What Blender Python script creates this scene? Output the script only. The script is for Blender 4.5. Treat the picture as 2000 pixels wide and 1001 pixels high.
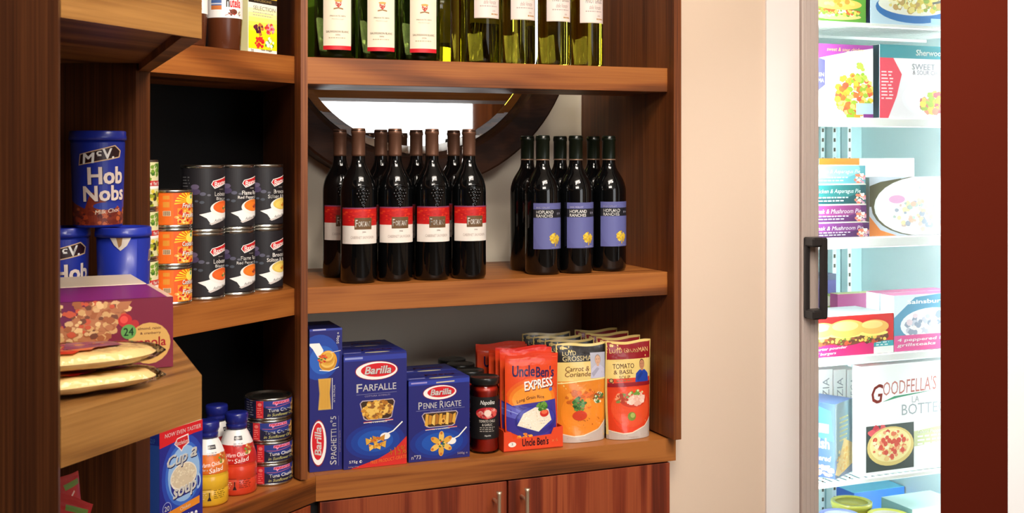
import bpy, math, random
from mathutils import Vector, Matrix
from mathutils.geometry import tessellate_polygon

# ------------------------------------------------------------------ scene, camera, light
for o in list(bpy.data.objects): bpy.data.objects.remove(o)
SC = bpy.context.scene
COL = SC.collection
R = math.radians
EYE = 1.5                       # camera height above the floor
FPX, CX, HOR = 2300.0, 1000.0, 298.9   # focal length, centre and horizon of the 2000 x 1001 frame

cam_d = bpy.data.cameras.new('camera'); cam = bpy.data.objects.new('camera', cam_d); COL.objects.link(cam)
cam.location = (0, 0, EYE); cam.rotation_euler = (R(90), 0, 0)
cam_d.sensor_fit = 'HORIZONTAL'; cam_d.sensor_width = 36.0; cam_d.lens = 36.0 * FPX / 2000.0
cam_d.shift_y = -(500.5 - HOR) / 2000.0
cam_d.clip_start = 0.05
cam_d.dof.use_dof = True; cam_d.dof.focus_distance = 2.38; cam_d.dof.aperture_fstop = 16.0
SC.camera = cam

vs = SC.view_settings
vs.view_transform = 'Standard'; vs.look = 'None'; vs.gamma = 1.0; vs.exposure = 0.0
vs.use_curve_mapping = False
world = bpy.data.worlds.new('world'); SC.world = world; world.use_nodes = True
world.node_tree.nodes['Background'].inputs[0].default_value = (1.0, 0.86, 0.72, 1)
world.node_tree.nodes['Background'].inputs[1].default_value = 0.03

def spot(name, loc, target, power, col=(1.0, 0.88, 0.74), angle=70, size=0.05, blend=0.6):
    d = bpy.data.lights.new(name, 'SPOT'); d.energy = power; d.color = col
    d.spot_size = R(angle); d.spot_blend = blend; d.shadow_soft_size = size
    o = bpy.data.objects.new(name, d); COL.objects.link(o); o.location = loc
    o.rotation_euler = (Vector(target) - Vector(loc)).to_track_quat('-Z', 'Y').to_euler()
    return o
def area(name, loc, target, power, col, sx, sy):
    d = bpy.data.lights.new(name, 'AREA'); d.energy = power; d.color = col
    d.shape = 'RECTANGLE'; d.size = sx; d.size_y = sy
    o = bpy.data.objects.new(name, d); COL.objects.link(o); o.location = loc
    o.rotation_euler = (Vector(target) - Vector(loc)).to_track_quat('-Z', 'Y').to_euler()
    return o
# broad ceiling panel over the aisle in front of the shelves, small downlights beside it
area('ceiling_panel_or_fill', (0.45, 1.25, 2.74), (0.10, 2.15, 1.0), 34, (1.0, 0.90, 0.78), 1.1, 0.7)
area('ceiling_panel_or_fill', (0.55, -0.45, 2.70), (-0.05, 2.2, 1.2), 50, (1.0, 0.92, 0.83), 1.2, 0.6)  # added fill light from the camera side
spot('ceiling_or_added_spot', (2.3, -.2, 2.72), (3.0, -.3, 1.6), 30, col=(1.0, .8, .6), angle=60)  # added lamp, brightens the window post reflected in the mirror
spot('ceiling_or_added_spot', (0.35, 1.15, 2.72), (0.0, 2.5, 1.25), 16, size=0.035, angle=75)
spot('ceiling_or_added_spot', (0.62, 1.30, 2.72), (0.1, 2.5, 1.2), 14, size=0.035, angle=75)
spot('ceiling_or_added_spot', (0.15, 0.55, 2.72), (-0.1, 2.4, 1.2), 22, size=0.04, angle=70)
spot('ceiling_or_added_spot', (0.20, 0.95, 2.72), (-0.52, 1.75, 1.05), 22, size=0.04, angle=80)
# added white spots: a wash for the bare wall, a brightener for the end panel
spot('added_wall_spot', (0.62, 2.20, 2.74), (0.72, 2.72, 1.75), 4.5, col=(0.96, 0.98, 1.0), size=0.06, angle=75, blend=1.0)
spot('added_wall_spot', (1.05, 1.20, 2.72), (1.02, 2.2, 1.25), 75, col=(0.99, 0.99, 1.0), size=0.05, angle=60)

# ------------------------------------------------------------------ frames of the furniture
AM, AD, AL = R(22.43), R(60.85), R(69.5)      # headings of the wide unit, the corner unit, the bay at the left
class Frame:
    def __init__(s, x, y, ang):
        s.o = Vector((x, y)); s.a = ang
        s.u = Vector((math.cos(ang), math.sin(ang))); s.n = Vector((-math.sin(ang), math.cos(ang)))
    def p(s, u, v, z=0.0):
        q = s.o + s.u * u + s.n * v
        return Vector((q.x, q.y, z))
    def uv(s, P):
        d = Vector((P[0], P[1])) - s.o
        return d.dot(s.u), d.dot(s.n)
    def at(s, px, v):              # where the sight line of column px meets the plane v of this frame: (u, distance)
        k = (px - CX) / FPX; P = s.o + s.n * v
        u = (k * P.y - P.x) / (s.u.x - k * s.u.y)
        return u, P.y + s.u.y * u
FM = Frame(-0.4, 2.3, AM); FD = Frame(-0.603, 1.962, AD); FL = Frame(-0.4495, 1.1736, AL)
Z_TOP, Z_TOPU, Z_MID, Z_MIDU, Z_WORK, Z_WORKU = EYE + .1885, EYE + .1353, EYE - .262, EYE - .3138, EYE - .632, EYE - .683
def on(px, py, z):                 # where the sight line of a pixel meets the horizontal plane z
    d = (z - EYE) * FPX / (HOR - py)
    return Vector(((px - CX) / FPX * d, d, z))
def zat(py, dist): return EYE + (HOR - py) / FPX * dist

# ------------------------------------------------------------------ materials
MATS = {}
def nodes_of(name):
    m = bpy.data.materials.new(name); m.use_nodes = True; MATS[name] = m
    nt = m.node_tree
    return m, nt, nt.nodes, nt.links, nt.nodes['Principled BSDF']
def s2l(c): return tuple((x / 12.92 if x <= .04045 else ((x + .055) / 1.055) ** 2.4) for x in (v / 255.0 for v in c))
def plain(name, rgb, rough=0.5, metal=0.0, coat=0.0, spec=0.5, bump=0.0, bscale=200.0):
    m, nt, N, L, b = nodes_of(name)
    b.inputs['Base Color'].default_value = (*s2l(rgb), 1); b.inputs['Roughness'].default_value = rough
    b.inputs['Metallic'].default_value = metal; b.inputs['Coat Weight'].default_value = coat
    b.inputs['Specular IOR Level'].default_value = spec
    tc = N.new('ShaderNodeTexCoord'); nz = N.new('ShaderNodeTexNoise'); L.new(tc.outputs['Object'], nz.inputs['Vector'])
    nz.inputs['Scale'].default_value = bscale
    mp = N.new('ShaderNodeMapRange'); L.new(nz.outputs['Fac'], mp.inputs[0])
    mp.inputs[3].default_value = max(0.0, rough - .05); mp.inputs[4].default_value = min(1.0, rough + .05)
    L.new(mp.outputs[0], b.inputs['Roughness'])
    if bump:
        bp = N.new('ShaderNodeBump'); bp.inputs['Strength'].default_value = bump; bp.inputs['Distance'].default_value = .002
        L.new(nz.outputs['Fac'], bp.inputs['Height']); L.new(bp.outputs[0], b.inputs['Normal'])
    return m
def printed(name, rough, coat):
    m, nt, N, L, b = nodes_of(name)
    a = N.new('ShaderNodeAttribute'); a.attribute_name = 'Col'; L.new(a.outputs['Color'], b.inputs['Base Color'])
    b.inputs['Roughness'].default_value = rough; b.inputs['Coat Weight'].default_value = coat
    b.inputs['Coat Roughness'].default_value = .12
    tc = N.new('ShaderNodeTexCoord'); nz = N.new('ShaderNodeTexNoise'); nz.inputs['Scale'].default_value = 60
    L.new(tc.outputs['Object'], nz.inputs['Vector'])
    bp = N.new('ShaderNodeBump'); bp.inputs['Strength'].default_value = .06 if coat < .5 else .35; bp.inputs['Distance'].default_value = .002
    L.new(nz.outputs['Fac'], bp.inputs['Height']); L.new(bp.outputs[0], b.inputs['Normal'])
    if coat >= .5: L.new(bp.outputs[0], b.inputs['Coat Normal'])
printed('card', .42, .12); printed('film', .32, .6); printed('paper', .5, .05)
def wood(name, grain, dark, mid, light, across=14.0, along=1.0, rough=.42, seed=0.0, fine=.5):
    m, nt, N, L, b = nodes_of(name)
    tc = N.new('ShaderNodeTexCoord'); mp = N.new('ShaderNodeMapping'); L.new(tc.outputs['Object'], mp.inputs[0])
    sc = [across] * 3; sc['xyz'.index(grain)] = along
    mp.inputs['Scale'].default_value = sc; mp.inputs['Location'].default_value = (seed, seed * 1.7, seed * .6)
    n1 = N.new('ShaderNodeTexNoise'); n1.inputs['Scale'].default_value = 1.0; n1.inputs['Detail'].default_value = 3; n1.inputs['Distortion'].default_value = .5
    L.new(mp.outputs[0], n1.inputs['Vector'])
    mul = N.new('ShaderNodeMath'); mul.operation = 'MULTIPLY'; mul.inputs[1].default_value = 16.0; L.new(n1.outputs['Fac'], mul.inputs[0])
    sn = N.new('ShaderNodeMath'); sn.operation = 'SINE'; L.new(mul.outputs[0], sn.inputs[0])
    mr = N.new('ShaderNodeMapRange'); L.new(sn.outputs[0], mr.inputs[0]); mr.inputs[1].default_value = -1
    mp2 = N.new('ShaderNodeMapping'); L.new(tc.outputs['Object'], mp2.inputs[0])
    sc2 = [across * 26] * 3; sc2['xyz'.index(grain)] = along * 6; mp2.inputs['Scale'].default_value = sc2
    n2 = N.new('ShaderNodeTexNoise'); n2.inputs['Scale'].default_value = 1.0; n2.inputs['Detail'].default_value = 4; L.new(mp2.outputs[0], n2.inputs['Vector'])
    mp3 = N.new('ShaderNodeMapping'); L.new(tc.outputs['Object'], mp3.inputs[0])
    sc3 = [across * .45] * 3; sc3['xyz'.index(grain)] = along * .5; mp3.inputs['Scale'].default_value = sc3; mp3.inputs['Location'].default_value = (seed, 3.1, seed)
    n3 = N.new('ShaderNodeTexNoise'); n3.inputs['Scale'].default_value = 1.0; L.new(mp3.outputs[0], n3.inputs['Vector'])
    a1 = N.new('ShaderNodeMix'); a1.data_type = 'FLOAT'; a1.inputs[0].default_value = fine; L.new(mr.outputs[0], a1.inputs[2]); L.new(n2.outputs['Fac'], a1.inputs[3])
    a2 = N.new('ShaderNodeMix'); a2.data_type = 'FLOAT'; a2.inputs[0].default_value = .28; L.new(a1.outputs[0], a2.inputs[2]); L.new(n3.outputs['Fac'], a2.inputs[3])
    cr = N.new('ShaderNodeValToRGB'); L.new(a2.outputs[0], cr.inputs[0])
    e = cr.color_ramp.elements; e[0].position = .30; e[0].color = (*s2l(dark), 1); e[1].position = .70; e[1].color = (*s2l(light), 1)
    k = e.new(.5); k.color = (*s2l(mid), 1)
    L.new(cr.outputs[0], b.inputs['Base Color'])
    b.inputs['Roughness'].default_value = rough; b.inputs['Specular IOR Level'].default_value = .35
    bp = N.new('ShaderNodeBump'); bp.inputs['Strength'].default_value = .05; bp.inputs['Distance'].default_value = .002
    L.new(n2.outputs['Fac'], bp.inputs['Height']); L.new(bp.outputs[0], b.inputs['Normal'])
    return m
wood('walnut_along', 'x', (82, 42, 16), (132, 72, 29), (164, 99, 44), across=11, along=.8, seed=2.3, fine=.42)
wood('walnut_gold_lit', 'x', (90, 56, 27), (134, 90, 43), (162, 115, 60), across=11, along=1.2, seed=5.3)  # golden light on the bay shelves put into the walnut colour
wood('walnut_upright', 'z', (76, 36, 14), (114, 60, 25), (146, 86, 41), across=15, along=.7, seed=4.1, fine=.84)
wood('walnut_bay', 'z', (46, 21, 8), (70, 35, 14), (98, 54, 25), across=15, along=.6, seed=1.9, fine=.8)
wood('cherry_door', 'z', (80, 28, 12), (122, 48, 24), (152, 74, 40), across=16, along=.6, seed=7.7, fine=.5)
wood('mirror_wood', 'x', (46, 24, 14), (62, 34, 20), (80, 46, 28), across=12, along=6, seed=3.3, rough=.6)
plain('black_or_shade', (9, 9, 11), .6)
plain('room_brown', (112, 92, 76), .8)
plain('white_board', (238, 230, 226), .6)
plain('cream_wall', (216, 192, 170), .7, bump=.05, bscale=90)
plain('niche_wall', (232, 222, 204), .75, bump=.05, bscale=90)
plain('red_paint', (82, 25, 12), .9, spec=.05)
plain('white_paint', (250, 250, 250), .6)
plain('ceiling_white', (238, 234, 226), .8)
plain('floor_tile', (110, 88, 70), .4)
plain('steel', (222, 200, 170), .42, metal=.8)
plain('can_metal', (190, 188, 180), .25, metal=1.0)
plain('silver_frame', (206, 190, 182), .45, metal=.1)
plain('frame_gasket', (90, 84, 70), .6)
plain('black_plastic', (44, 40, 40), .4)
plain('black_lid', (26, 27, 26), .3, coat=.3)
plain('blue_plastic', (26, 34, 120), .3, coat=.3)
plain('tub_blue', (30, 50, 165), .35, coat=.3)
plain('white_plastic', (238, 236, 232), .35)
plain('freezer_white', (226, 240, 240), .4)
plain('freezer_liner', (176, 208, 210), .5)
plain('wine_black', (7, 8, 9), .04, spec=.6)
plain('bronze_foil', (120, 84, 66), .38, metal=.55)
plain('dark_foil', (16, 24, 14), .3, metal=.2)
plain('foil_band', (150, 120, 100), .35, metal=.5)
plain('sauce_red', (176, 38, 20), .3)
plain('chocolate', (84, 42, 22), .25)
plain('bread', (226, 192, 132), .75, bump=.5, bscale=45)
plain('brown_card', (150, 112, 78), .7)
def glass(name, rgb, rough=0.0):
    m, nt, N, L, b = nodes_of(name)
    b.inputs['Base Color'].default_value = (*rgb, 1); b.inputs['Roughness'].default_value = rough
    b.inputs['Transmission Weight'].default_value = 1.0; b.inputs['IOR'].default_value = 1.34
glass('green_glass', (.26, .36, .10)); glass('olive_glass', (.44, .42, .04))
def clear(name, tint, gloss):      # thin clear sheet: mostly see-through, glossy at its surface
    m, nt, N, L, b = nodes_of(name)
    out = N['Material Output']; t = N.new('ShaderNodeBsdfTransparent'); t.inputs[0].default_value = (*tint, 1)
    g = N.new('ShaderNodeBsdfGlossy'); g.inputs['Roughness'].default_value = .06
    fr = N.new('ShaderNodeFresnel'); fr.inputs[0].default_value = gloss
    mx = N.new('ShaderNodeMixShader'); L.new(fr.outputs[0], mx.inputs[0]); L.new(t.outputs[0], mx.inputs[1]); L.new(g.outputs[0], mx.inputs[2])
    if name == 'cling_film':
        nz = N.new('ShaderNodeTexNoise'); nz.inputs['Scale'].default_value = 38; nz.inputs['Detail'].default_value = 3
        tc = N.new('ShaderNodeTexCoord'); L.new(tc.outputs['Object'], nz.inputs['Vector'])
        bp = N.new('ShaderNodeBump'); bp.inputs['Strength'].default_value = 1.0; bp.inputs['Distance'].default_value = .006
        L.new(nz.outputs['Fac'], bp.inputs['Height']); L.new(bp.outputs[0], g.inputs['Normal']); L.new(bp.outputs[0], fr.inputs['Normal'])
    L.new(mx.outputs[0], out.inputs[0]); N.remove(b)
clear('door_pane', (.97, .99, .98), 1.3); clear('jar_glass', (.98, .98, .96), 1.45); clear('cling_film', (.99, .985, .97), 1.36)
m, nt, N_, L_, b_ = nodes_of('mirror_glass')
b_.inputs['Metallic'].default_value = 1; b_.inputs['Roughness'].default_value = .02; b_.inputs['Base Color'].default_value = (.93, .94, .94, 1)
def emit(name, rgb, s):
    m, nt, N, L, b = nodes_of(name)
    b.inputs['Emission Color'].default_value = (*rgb, 1); b.inputs['Emission Strength'].default_value = s
    b.inputs['Base Color'].default_value = (.8, .8, .8, 1)
emit('daylight', (.95, .98, 1.0), 3.0); emit('tube_light', (.88, .98, 1.0), 78.0)

# ------------------------------------------------------------------ flat artwork (printing on cards, labels and films)
_font = {}
def text_tris(s, shear=0.0, bold=0.0, spacing=1.0):
    key = (s, shear, bold, spacing)
    if key in _font: return _font[key]
    c = bpy.data.curves.new('lettering', 'FONT'); c.body = s; c.shear = shear; c.offset = bold; c.resolution_u = 2
    c.space_character = spacing; c.fill_mode = 'BOTH' if c.dimensions == '2D' else c.fill_mode
    o = bpy.data.objects.new('lettering', c); COL.objects.link(o)
    dg = bpy.context.evaluated_depsgraph_get(); me = bpy.data.meshes.new_from_object(o.evaluated_get(dg))
    out = []
    vv = [v.co.copy() for v in me.vertices]
    me.calc_loop_triangles()
    for t in me.loop_triangles: out.append([(vv[i].x, vv[i].y) for i in t.vertices])
    bpy.data.objects.remove(o); bpy.data.curves.remove(c); bpy.data.meshes.remove(me)
    xs = [p[0] for t in out for p in t]; ys = [p[1] for t in out for p in t]
    bb = (min(xs), max(xs), min(ys), max(ys))
    _font[key] = (out, bb)
    return out, bb
class Art:
    """Coloured shapes on a w x h sheet; positions are fractions of the sheet (0..1, y upwards)."""
    def __init__(s, w, h): s.w, s.h, s.t, s.l = w, h, [], 0
    def _poly(s, pts, col, layer=None):
        s.l += .06; lay = s.l if layer is None else layer
        c = s2l(col)
        v3 = [Vector((p[0], p[1], 0)) for p in pts]
        if len(pts) == 3: s.t.append((pts, c, lay)); return
        for t in tessellate_polygon([v3]): s.t.append(([pts[i] for i in t], c, lay))
    def poly(s, pts, col): s._poly([(x * s.w, y * s.h) for x, y in pts], col); return s
    def rect(s, x0, y0, x1, y1, col): return s.poly([(x0, y0), (x1, y0), (x1, y1), (x0, y1)], col)
    def ell(s, cx, cy, rx, ry, col, n=28, rot=0.0, a0=0, a1=360):
        pts = []
        m = n if a1 - a0 >= 360 else n + 1
        for i in range(m):
            a = R(a0 + (a1 - a0) * i / n); x, y = rx * s.w * math.cos(a), ry * s.h * math.sin(a)
            pts.append((cx * s.w + x * math.cos(rot) - y * math.sin(rot), cy * s.h + x * math.sin(rot) + y * math.cos(rot)))
        s._poly(pts, col); return s
    def circ(s, cx, cy, r, col, n=20): return s.ell(cx, cy, r, r * s.w / s.h, col, n)
    def line(s, pts, wd, col):
        P = [Vector((x * s.w, y * s.h)) for x, y in pts]; q = wd / 2; Lf, Rt = [], []
        for i, p in enumerate(P):
            d = (P[min(i + 1, len(P) - 1)] - P[max(i - 1, 0)]).normalized(); nn = Vector((-d.y, d.x)) * q
            Lf.append(p + nn); Rt.append(p - nn)
        s.l += .06
        for i in range(len(P) - 1):
            a, b, c, d = Lf[i], Lf[i + 1], Rt[i + 1], Rt[i]
            s.t.append(([tuple(a), tuple(d), tuple(c)], s2l(col), s.l)); s.t.append(([tuple(a), tuple(c), tuple(b)], s2l(col), s.l))
        return s
    def text(s, txt, cx, cy, w, h, col, shear=0.0, bold=0.01, rot=0.0, arc=0.0):
        ex = bold * .8; off = ((0, 0),) if ex < .006 else ((-1, -1), (1, -1), (-1, 1), (1, 1))
        tr, bb = text_tris(txt, shear); s.l += .12
        sx = w * s.w / max(1e-6, bb[1] - bb[0]); sy = h * s.h / max(1e-6, bb[3] - bb[2])
        if abs(abs(rot) - math.pi / 2) < .01: sx = h * s.h / (bb[1] - bb[0]); sy = w * s.w / (bb[3] - bb[2])
        mx, my = (bb[0] + bb[1]) / 2, (bb[2] + bb[3]) / 2
        hw = (bb[1] - bb[0]) / 2 * sx
        c = s2l(col); cr, sr = math.cos(rot), math.sin(rot)
        for t, (ox, oy) in ((t, f) for f in off for t in tr):
            q = []
            for x, y in t:
                X, Y = (x - mx + ox * ex) * sx, (y - my + oy * ex * .6) * sy
                if arc: Y -= arc * s.h * (X / hw) ** 2
                q.append((cx * s.w + X * cr - Y * sr, cy * s.h + X * sr + Y * cr))
            s.t.append((q, c, s.l))
        return s
    def blobs(s, cx, cy, rx, ry, n, cols, r0, r1, seed=1, inside=None, sq=.8):
        rnd = random.Random(seed)
        for i in range(n):
            a = rnd.random() * 6.283; q = math.sqrt(rnd.random())
            x, y = cx + rx * q * math.cos(a), cy + ry * q * math.sin(a)
            if inside and not inside(x, y): continue
            rr = r0 + (r1 - r0) * rnd.random()
            ex, ey = rr, rr * s.w / s.h * sq
            k = rnd.randint(5, 8); ph = rnd.random() * 6
            pts = [((x + ex * (1 + .3 * (rnd.random() - .5)) * math.cos(ph + 6.283 * j / k)) * s.w, (y + ey * (1 + .3 * (rnd.random() - .5)) * math.sin(ph + 6.283 * j / k)) * s.h) for j in range(k)]
            s.l -= .055
            s._poly(pts, rnd.choice(cols))
        s.l += .1
        return s
    def small(s, x0, x1, y, n, dy, h, col, seed=3):     # lines of small print too fine to read
        rnd = random.Random(seed)
        for i in range(n):
            x = x0
            e = x1 - rnd.random() * .2 * (x1 - x0)
            while x < e:
                wd = (.02 + .04 * rnd.random()) * 1.4; s.l -= .059
                s.rect(x, y - i * dy, min(x + wd, e), y - i * dy + h, col); x += wd + .02
        s.l += .06
        return s

def slice_tri(poly, ax, step):
    lo = min(p[ax] for p in poly); hi = max(p[ax] for p in poly)
    k0, k1 = math.floor(lo / step + 1e-9), math.ceil(hi / step - 1e-9)
    if k1 - k0 <= 1: return [poly]
    out, rest = [], poly
    for k in range(k0 + 1, k1):
        c = k * step; a, b = [], []
        for i, p in enumerate(rest):
            q = rest[(i + 1) % len(rest)]
            if p[ax] <= c: a.append(p)
            if p[ax] >= c: b.append(p)
            if (p[ax] - c) * (q[ax] - c) < 0:
                t = (c - p[ax]) / (q[ax] - p[ax]); m = (p[0] + t * (q[0] - p[0]), p[1] + t * (q[1] - p[1])); a.append(m); b.append(m)
        if len(a) > 2: out.append(a)
        rest = b
        if len(rest) < 3: break
    if len(rest) > 2: out.append(rest)
    return out
# ------------------------------------------------------------------ mesh builder
class MB:
    def __init__(s): s.V, s.F, s.C, s.M, s.S, s.mats = [], [], [], [], [], []
    def mi(s, mat):
        if mat not in s.mats: s.mats.append(mat)
        return s.mats.index(mat)
    def face(s, idx, mat, col=(1, 1, 1), smooth=False): s.F.append(idx); s.C.append(col); s.M.append(s.mi(mat)); s.S.append(smooth)
    def poly(s, pts, mat, col=(200, 200, 200), smooth=False):
        b = len(s.V); s.V += [tuple(p) for p in pts]; s.face(list(range(b, b + len(pts))), mat, s2l(col), smooth); return s
    def prism(s, plan, z0, z1, mat, col=(200, 200, 200)):      # plan: counter-clockwise
        n = len(plan); b = len(s.V)
        s.V += [(x, y, z0) for x, y in plan] + [(x, y, z1) for x, y in plan]; c = s2l(col)
        s.face([b + i for i in range(n)][::-1], mat, c); s.face([b + n + i for i in range(n)], mat, c)
        for i in range(n):
            j = (i + 1) % n; s.face([b + i, b + j, b + n + j, b + n + i], mat, c)
        return s
    def box(s, x0, x1, y0, y1, z0, z1, mat, col=(200, 200, 200), cols=None, bev=0.0):
        cols = cols or {}
        c = lambda k: s2l(cols.get(k, col))
        if bev <= 0:
            b = len(s.V)
            s.V += [(x0, y0, z0), (x1, y0, z0), (x1, y1, z0), (x0, y1, z0), (x0, y0, z1), (x1, y0, z1), (x1, y1, z1), (x0, y1, z1)]
            for k, f in (('bottom', (3, 2, 1, 0)), ('top', (4, 5, 6, 7)), ('front', (0, 1, 5, 4)), ('right', (1, 2, 6, 5)), ('back', (2, 3, 7, 6)), ('left', (3, 0, 4, 7))):
                s.face([b + i for i in f], mat, c(k))
            return s
        e = bev; X, Y, Z = (x0, x1), (y0, y1), (z0, z1); sg = (1, -1); idx = {}; b = len(s.V)
        for i in (0, 1):
            for j in (0, 1):
                for k in (0, 1):
                    x, y, z = X[i], Y[j], Z[k]; dx, dy, dz = sg[i] * e, sg[j] * e, sg[k] * e
                    for t, p in (('x', (x, y + dy, z + dz)), ('y', (x + dx, y, z + dz)), ('z', (x + dx, y + dy, z))):
                        idx[(i, j, k, t)] = len(s.V); s.V.append(p)
        q = lambda *a: [idx[t] for t in a]
        F = s.face
        F(q((0,0,0,'z'),(0,1,0,'z'),(1,1,0,'z'),(1,0,0,'z')), mat, c('bottom')); F(q((0,0,1,'z'),(1,0,1,'z'),(1,1,1,'z'),(0,1,1,'z')), mat, c('top'))
        F(q((0,0,0,'y'),(1,0,0,'y'),(1,0,1,'y'),(0,0,1,'y')), mat, c('front')); F(q((0,1,0,'y'),(0,1,1,'y'),(1,1,1,'y'),(1,1,0,'y')), mat, c('back'))
        F(q((0,0,0,'x'),(0,0,1,'x'),(0,1,1,'x'),(0,1,0,'x')), mat, c('left')); F(q((1,0,0,'x'),(1,1,0,'x'),(1,1,1,'x'),(1,0,1,'x')), mat, c('right'))
        for i in (0, 1):
            for j in (0, 1):
                f = q((i,j,0,'x'),(i,j,1,'x'),(i,j,1,'y'),(i,j,0,'y')); F(f if i == j else f[::-1], mat, c('front' if j == 0 else 'back'))
        for i in (0, 1):
            for k in (0, 1):
                f = q((i,0,k,'z'),(i,1,k,'z'),(i,1,k,'x'),(i,0,k,'x')); F(f if i != k else f[::-1], mat, c('top' if k else 'bottom'))
        for j in (0, 1):
            for k in (0, 1):
                f = q((0,j,k,'y'),(1,j,k,'y'),(1,j,k,'z'),(0,j,k,'z')); F(f if j == k else f[::-1], mat, c('top' if k else 'bottom'))
        for i in (0, 1):
            for j in (0, 1):
                for k in (0, 1):
                    f = q((i,j,k,'x'),(i,j,k,'y'),(i,j,k,'z')); F(f if (i + j + k) % 2 == 0 else f[::-1], mat, c('front'))
        return s
    def lathe(s, prof, mat, col=(200, 200, 200), seg=40, cols=None, sx=1.0, sy=1.0, cx=0.0, cy=0.0, smooth=True, mats=None):
        b = len(s.V); rings = []
        for r, z in prof:
            if r < 1e-6: rings.append([len(s.V)]); s.V.append((cx, cy, z))
            else:
                rings.append(list(range(len(s.V), len(s.V) + seg)))
                s.V += [(cx + sx * r * math.sin(2 * math.pi * i / seg), cy - sy * r * math.cos(2 * math.pi * i / seg), z) for i in range(seg)]
        for k in range(len(rings) - 1):
            a, c = rings[k], rings[k + 1]; cc = s2l(cols[k] if cols else col); mm = mats[k] if mats else mat
            for i in range(seg):
                j = (i + 1) % seg
                if len(a) == 1 and len(c) == 1: continue
                if len(a) == 1: s.face([a[0], c[j], c[i]], mm, cc, smooth)
                elif len(c) == 1: s.face([a[i], a[j], c[0]], mm, cc, smooth)
                else: s.face([a[i], a[j], c[j], c[i]], mm, cc, smooth)
        return s
    def tube(s, pts, r, mat, col=(200, 200, 200), seg=10, cap=True):
        P = [Vector(p) for p in pts]; rings = []
        for i, p in enumerate(P):
            d = (P[min(i + 1, len(P) - 1)] - P[max(i - 1, 0)]).normalized()
            a = d.orthogonal().normalized() if i == 0 else (a - d * a.dot(d)).normalized()
            bb = d.cross(a); rr = r[i] if isinstance(r, (list, tuple)) else r
            rings.append(list(range(len(s.V), len(s.V) + seg)))
            s.V += [tuple(p + (a * math.cos(2 * math.pi * k / seg) + bb * math.sin(2 * math.pi * k / seg)) * rr) for k in range(seg)]
        c = s2l(col)
        for i in range(len(rings) - 1):
            for k in range(seg):
                j = (k + 1) % seg; s.face([rings[i][k], rings[i][j], rings[i + 1][j], rings[i + 1][k]], mat, c, True)
        if cap: s.face(rings[0][::-1], mat, c); s.face(rings[-1], mat, c)
        return s
    def grid(s, nx, ny, fn, mat, colfn=None, col=(200, 200, 200), flip=False, smooth=True):
        b = len(s.V)
        for j in range(ny + 1):
            for i in range(nx + 1): s.V.append(tuple(fn(i / nx, j / ny)))
        for j in range(ny):
            for i in range(nx):
                f = [b + j * (nx + 1) + i, b + j * (nx + 1) + i + 1, b + (j + 1) * (nx + 1) + i + 1, b + (j + 1) * (nx + 1) + i]
                s.face(f[::-1] if flip else f, mat, s2l(colfn((i + .5) / nx, (j + .5) / ny) if colfn else col), smooth)
        return s
    def art(s, A, fn, mat, dx=None, dy=None, smooth=False):      # fn(x, y, lift) -> point ; x in 0..w, y in 0..h
        for pts, c, l in A.t:
            for ax, lim, sg in ((0, 0.0, 1), (0, A.w, -1), (1, 0.0, 1), (1, A.h, -1)):     # trim to the sheet
                if pts and any((p[ax] - lim) * sg < -1e-9 for p in pts):
                    o = []
                    for i, p in enumerate(pts):
                        q = pts[(i + 1) % len(pts)]; a, b2 = (p[ax] - lim) * sg, (q[ax] - lim) * sg
                        if a >= 0: o.append(p)
                        if a * b2 < 0: t = a / (a - b2); o.append((p[0] + t * (q[0] - p[0]), p[1] + t * (q[1] - p[1])))
                    pts = o
            if len(pts) < 3: continue
            ps = [pts]
            if dx: ps = [q for p in ps for q in slice_tri(p, 0, dx)]
            if dy: ps = [q for p in ps for q in slice_tri(p, 1, dy)]
            for p in ps:
                b = len(s.V); s.V += [tuple(fn(x, y, l)) for x, y in p]
                ar = sum(p[i][0] * p[(i + 1) % len(p)][1] - p[(i + 1) % len(p)][0] * p[i][1] for i in range(len(p)))
                f = list(range(b, b + len(p)))
                s.face(f if ar > 0 else f[::-1], mat, c, smooth)
        return s
    def build(s, name, parent=None, loc=(0, 0, 0), rz=0.0, rot=None):
        me = bpy.data.meshes.new(name); me.from_pydata(s.V, [], s.F)
        for m in s.mats: me.materials.append(MATS[m])
        me.polygons.foreach_set('material_index', s.M); me.polygons.foreach_set('use_smooth', s.S)
        at = me.attributes.new('Col', 'FLOAT_COLOR', 'CORNER'); data = []
        for p, c in zip(me.polygons, s.C): data += [*c, 1.0] * p.loop_total
        at.data.foreach_set('color', data); me.update()
        o = bpy.data.objects.new(name, me); COL.objects.link(o)
        if parent: o.parent = parent
        o.location = loc; o.rotation_euler = rot or (0, 0, rz)
        return o
def thing(name, label, cat, loc=(0, 0, 0), rz=0.0, group=None):
    o = bpy.data.objects.new(name, None); COL.objects.link(o); o.empty_display_size = .05
    o.location = loc; o.rotation_euler = (0, 0, rz)
    return tag(o, label, cat, group)
def tag(o, label, cat, group=None):
    o['label'] = label; o['category'] = cat
    if group: o['group'] = group
    return o
def struct(o): o['kind'] = 'structure'; return o
def dup(root, label, loc, rz=None, group=None):
    c = root.copy(); COL.objects.link(c); c.location = loc; c['label'] = label
    if rz is not None: c.rotation_euler = (0, 0, rz)
    if group: c['group'] = group
    for ch in [x for x in bpy.data.objects if x.parent == root]:
        d = ch.copy(); COL.objects.link(d); d.parent = c
        for g in [x for x in bpy.data.objects if x.parent == ch]:
            h = g.copy(); COL.objects.link(h); h.parent = d
    return c
LIFT = .00032
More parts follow.
